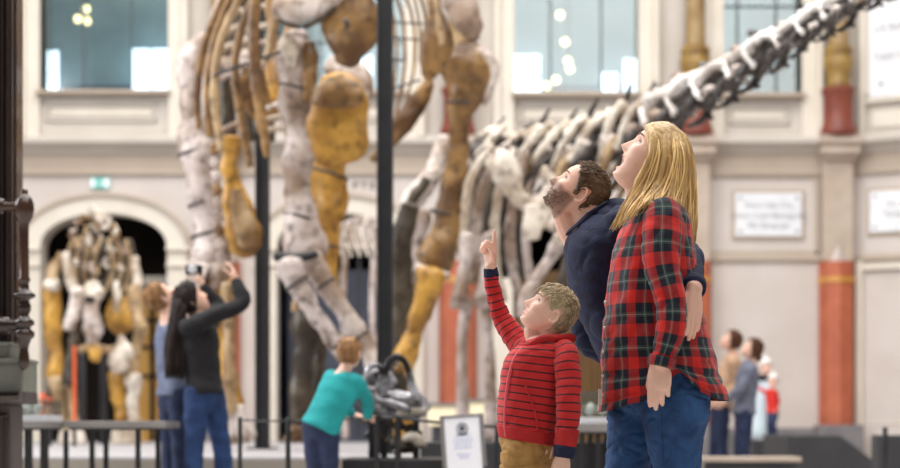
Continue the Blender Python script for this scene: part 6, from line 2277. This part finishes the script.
# ---- dark blocks and bench at the right
d = 20.0
pts = [(788, 435), (840, 435), (872, 459), (872, 490), (788, 490)]
poly = []
for x, y in pts:
    p = P(x, y, d)
    poly.append((p.x, max(p.z, 0.0)))
o = MB().prism(poly, d, d + 1.6).build('sloped_block', M_CHAR, None, smooth=False, bevel=.02, origin=V((P(830, 0, d).x, d, 0)))
tag(o, 'charcoal exhibit block with a sloping right end below the terracotta column', 'exhibit block')
a, b = P(752, 440, 22.0), P(790, 0, 22.0)
o = MB().box((a.x, 22.0, 0), (b.x, 23.0, a.z)).build('low_block', M_CHAR, None, smooth=False, bevel=.02, origin=V((a.x, 22.5, 0)))
tag(o, 'lower charcoal block between the grey-sweatered visitor and the sloped block', 'exhibit block')
a = P(878, 435, 15.0)
o = MB().box((a.x, 15.0, 0), (a.x + 1.2, 15.25, a.z)).build('square_block', M_CHAR, None, smooth=False, bevel=.015, origin=V((a.x + .6, 15.5, 0)))
tag(o, 'charcoal square block at the right edge behind a slim black post', 'exhibit block')
a, b = P(694, 457, 15.5), P(802, 462, 15.5)
T = thing('bench', 'low bench with a pale wooden seat at the feet of the two looking visitors', 'bench', ((a.x + b.x) / 2, 15.7, 0))
MB().box((a.x, 15.5, b.z), (b.x, 15.95, a.z)).build('seat', M_STONE, T, smooth=False, bevel=.006)
MB().box((a.x + .05, 15.54, .06), (b.x - .05, 15.9, b.z)).build('bench_body', M_CHAR, T, smooth=False)
for x in (a.x + .12, b.x - .18):
    MB().box((x, 15.56, 0), (x + .06, 15.88, .06)).build('leg', M_BLACK, T, smooth=False)
# ------------------------------------------------------------------ camera, light
cam = bpy.data.cameras.new('camera')
co = bpy.data.objects.new('scene_camera', cam)
COL.objects.link(co)
co.location = (0, 0, CZ)
co.rotation_euler = (pi / 2, 0, 0)
cam.sensor_width = 36
cam.lens = F * 36 / 900
cam.shift_y = (CY - 234) / 900
cam.clip_end = 200
cam.dof.use_dof = True
cam.dof.focus_distance = 5.85
cam.dof.aperture_fstop = 2.2
SC.camera = co

w = bpy.data.worlds.new('hall_light')
SC.world = w
w.use_nodes = True
bg = w.node_tree.nodes['Background']
bg.inputs[0].default_value = (1.0, .965, .93, 1)
bg.inputs[1].default_value = .15


def area(name, loc, target, sx, sy, power, col):
    l = bpy.data.lights.new(name, 'AREA')
    l.shape = 'RECTANGLE'
    l.size, l.size_y = sx, sy
    l.energy = power
    l.color = col
    o = bpy.data.objects.new(name, l)
    COL.objects.link(o)
    o.location = loc
    o.rotation_euler = (V(target) - V(loc)).to_track_quat('-Z', 'Y').to_euler()
    return o


area('roof_skylight', (-2, 15, 17.5), (-2, 15.01, 0), 24, 22, 7800, (1, .97, .93))
area('left_hall_windows', (-13, 12, 8), (0, 14, 1.5), 8, 6, 1900, (.94, .97, 1))
area('back_wall_fill', (4, 2, 15), (0, 30, 5), 18, 8, 1550, (1, .97, .93))  # unseen fill lamp added to brighten the back wall
for gx in (wx(105), wx(340), wx(576), wx(762)):
    area('gallery_fill', (gx, WY + 2.0, wz(-120)), (gx, WY + 2.4, wz(60)), 2.6, 1.2, 4, (.9, .98, 1))  # unseen lamps added to brighten the backs of the upper windows

vs = SC.view_settings
vs.view_transform = 'Standard'
vs.look = 'None'
vs.gamma = 1
vs.exposure = 0.0
vs.use_curve_mapping = False
SC.cycles.use_denoising = True
SC.cycles.max_bounces = 8
SC.cycles.transparent_max_bounces = 16
SC.cycles.caustics_reflective = False
SC.cycles.caustics_refractive = False
SC.cycles.sample_clamp_indirect = 6
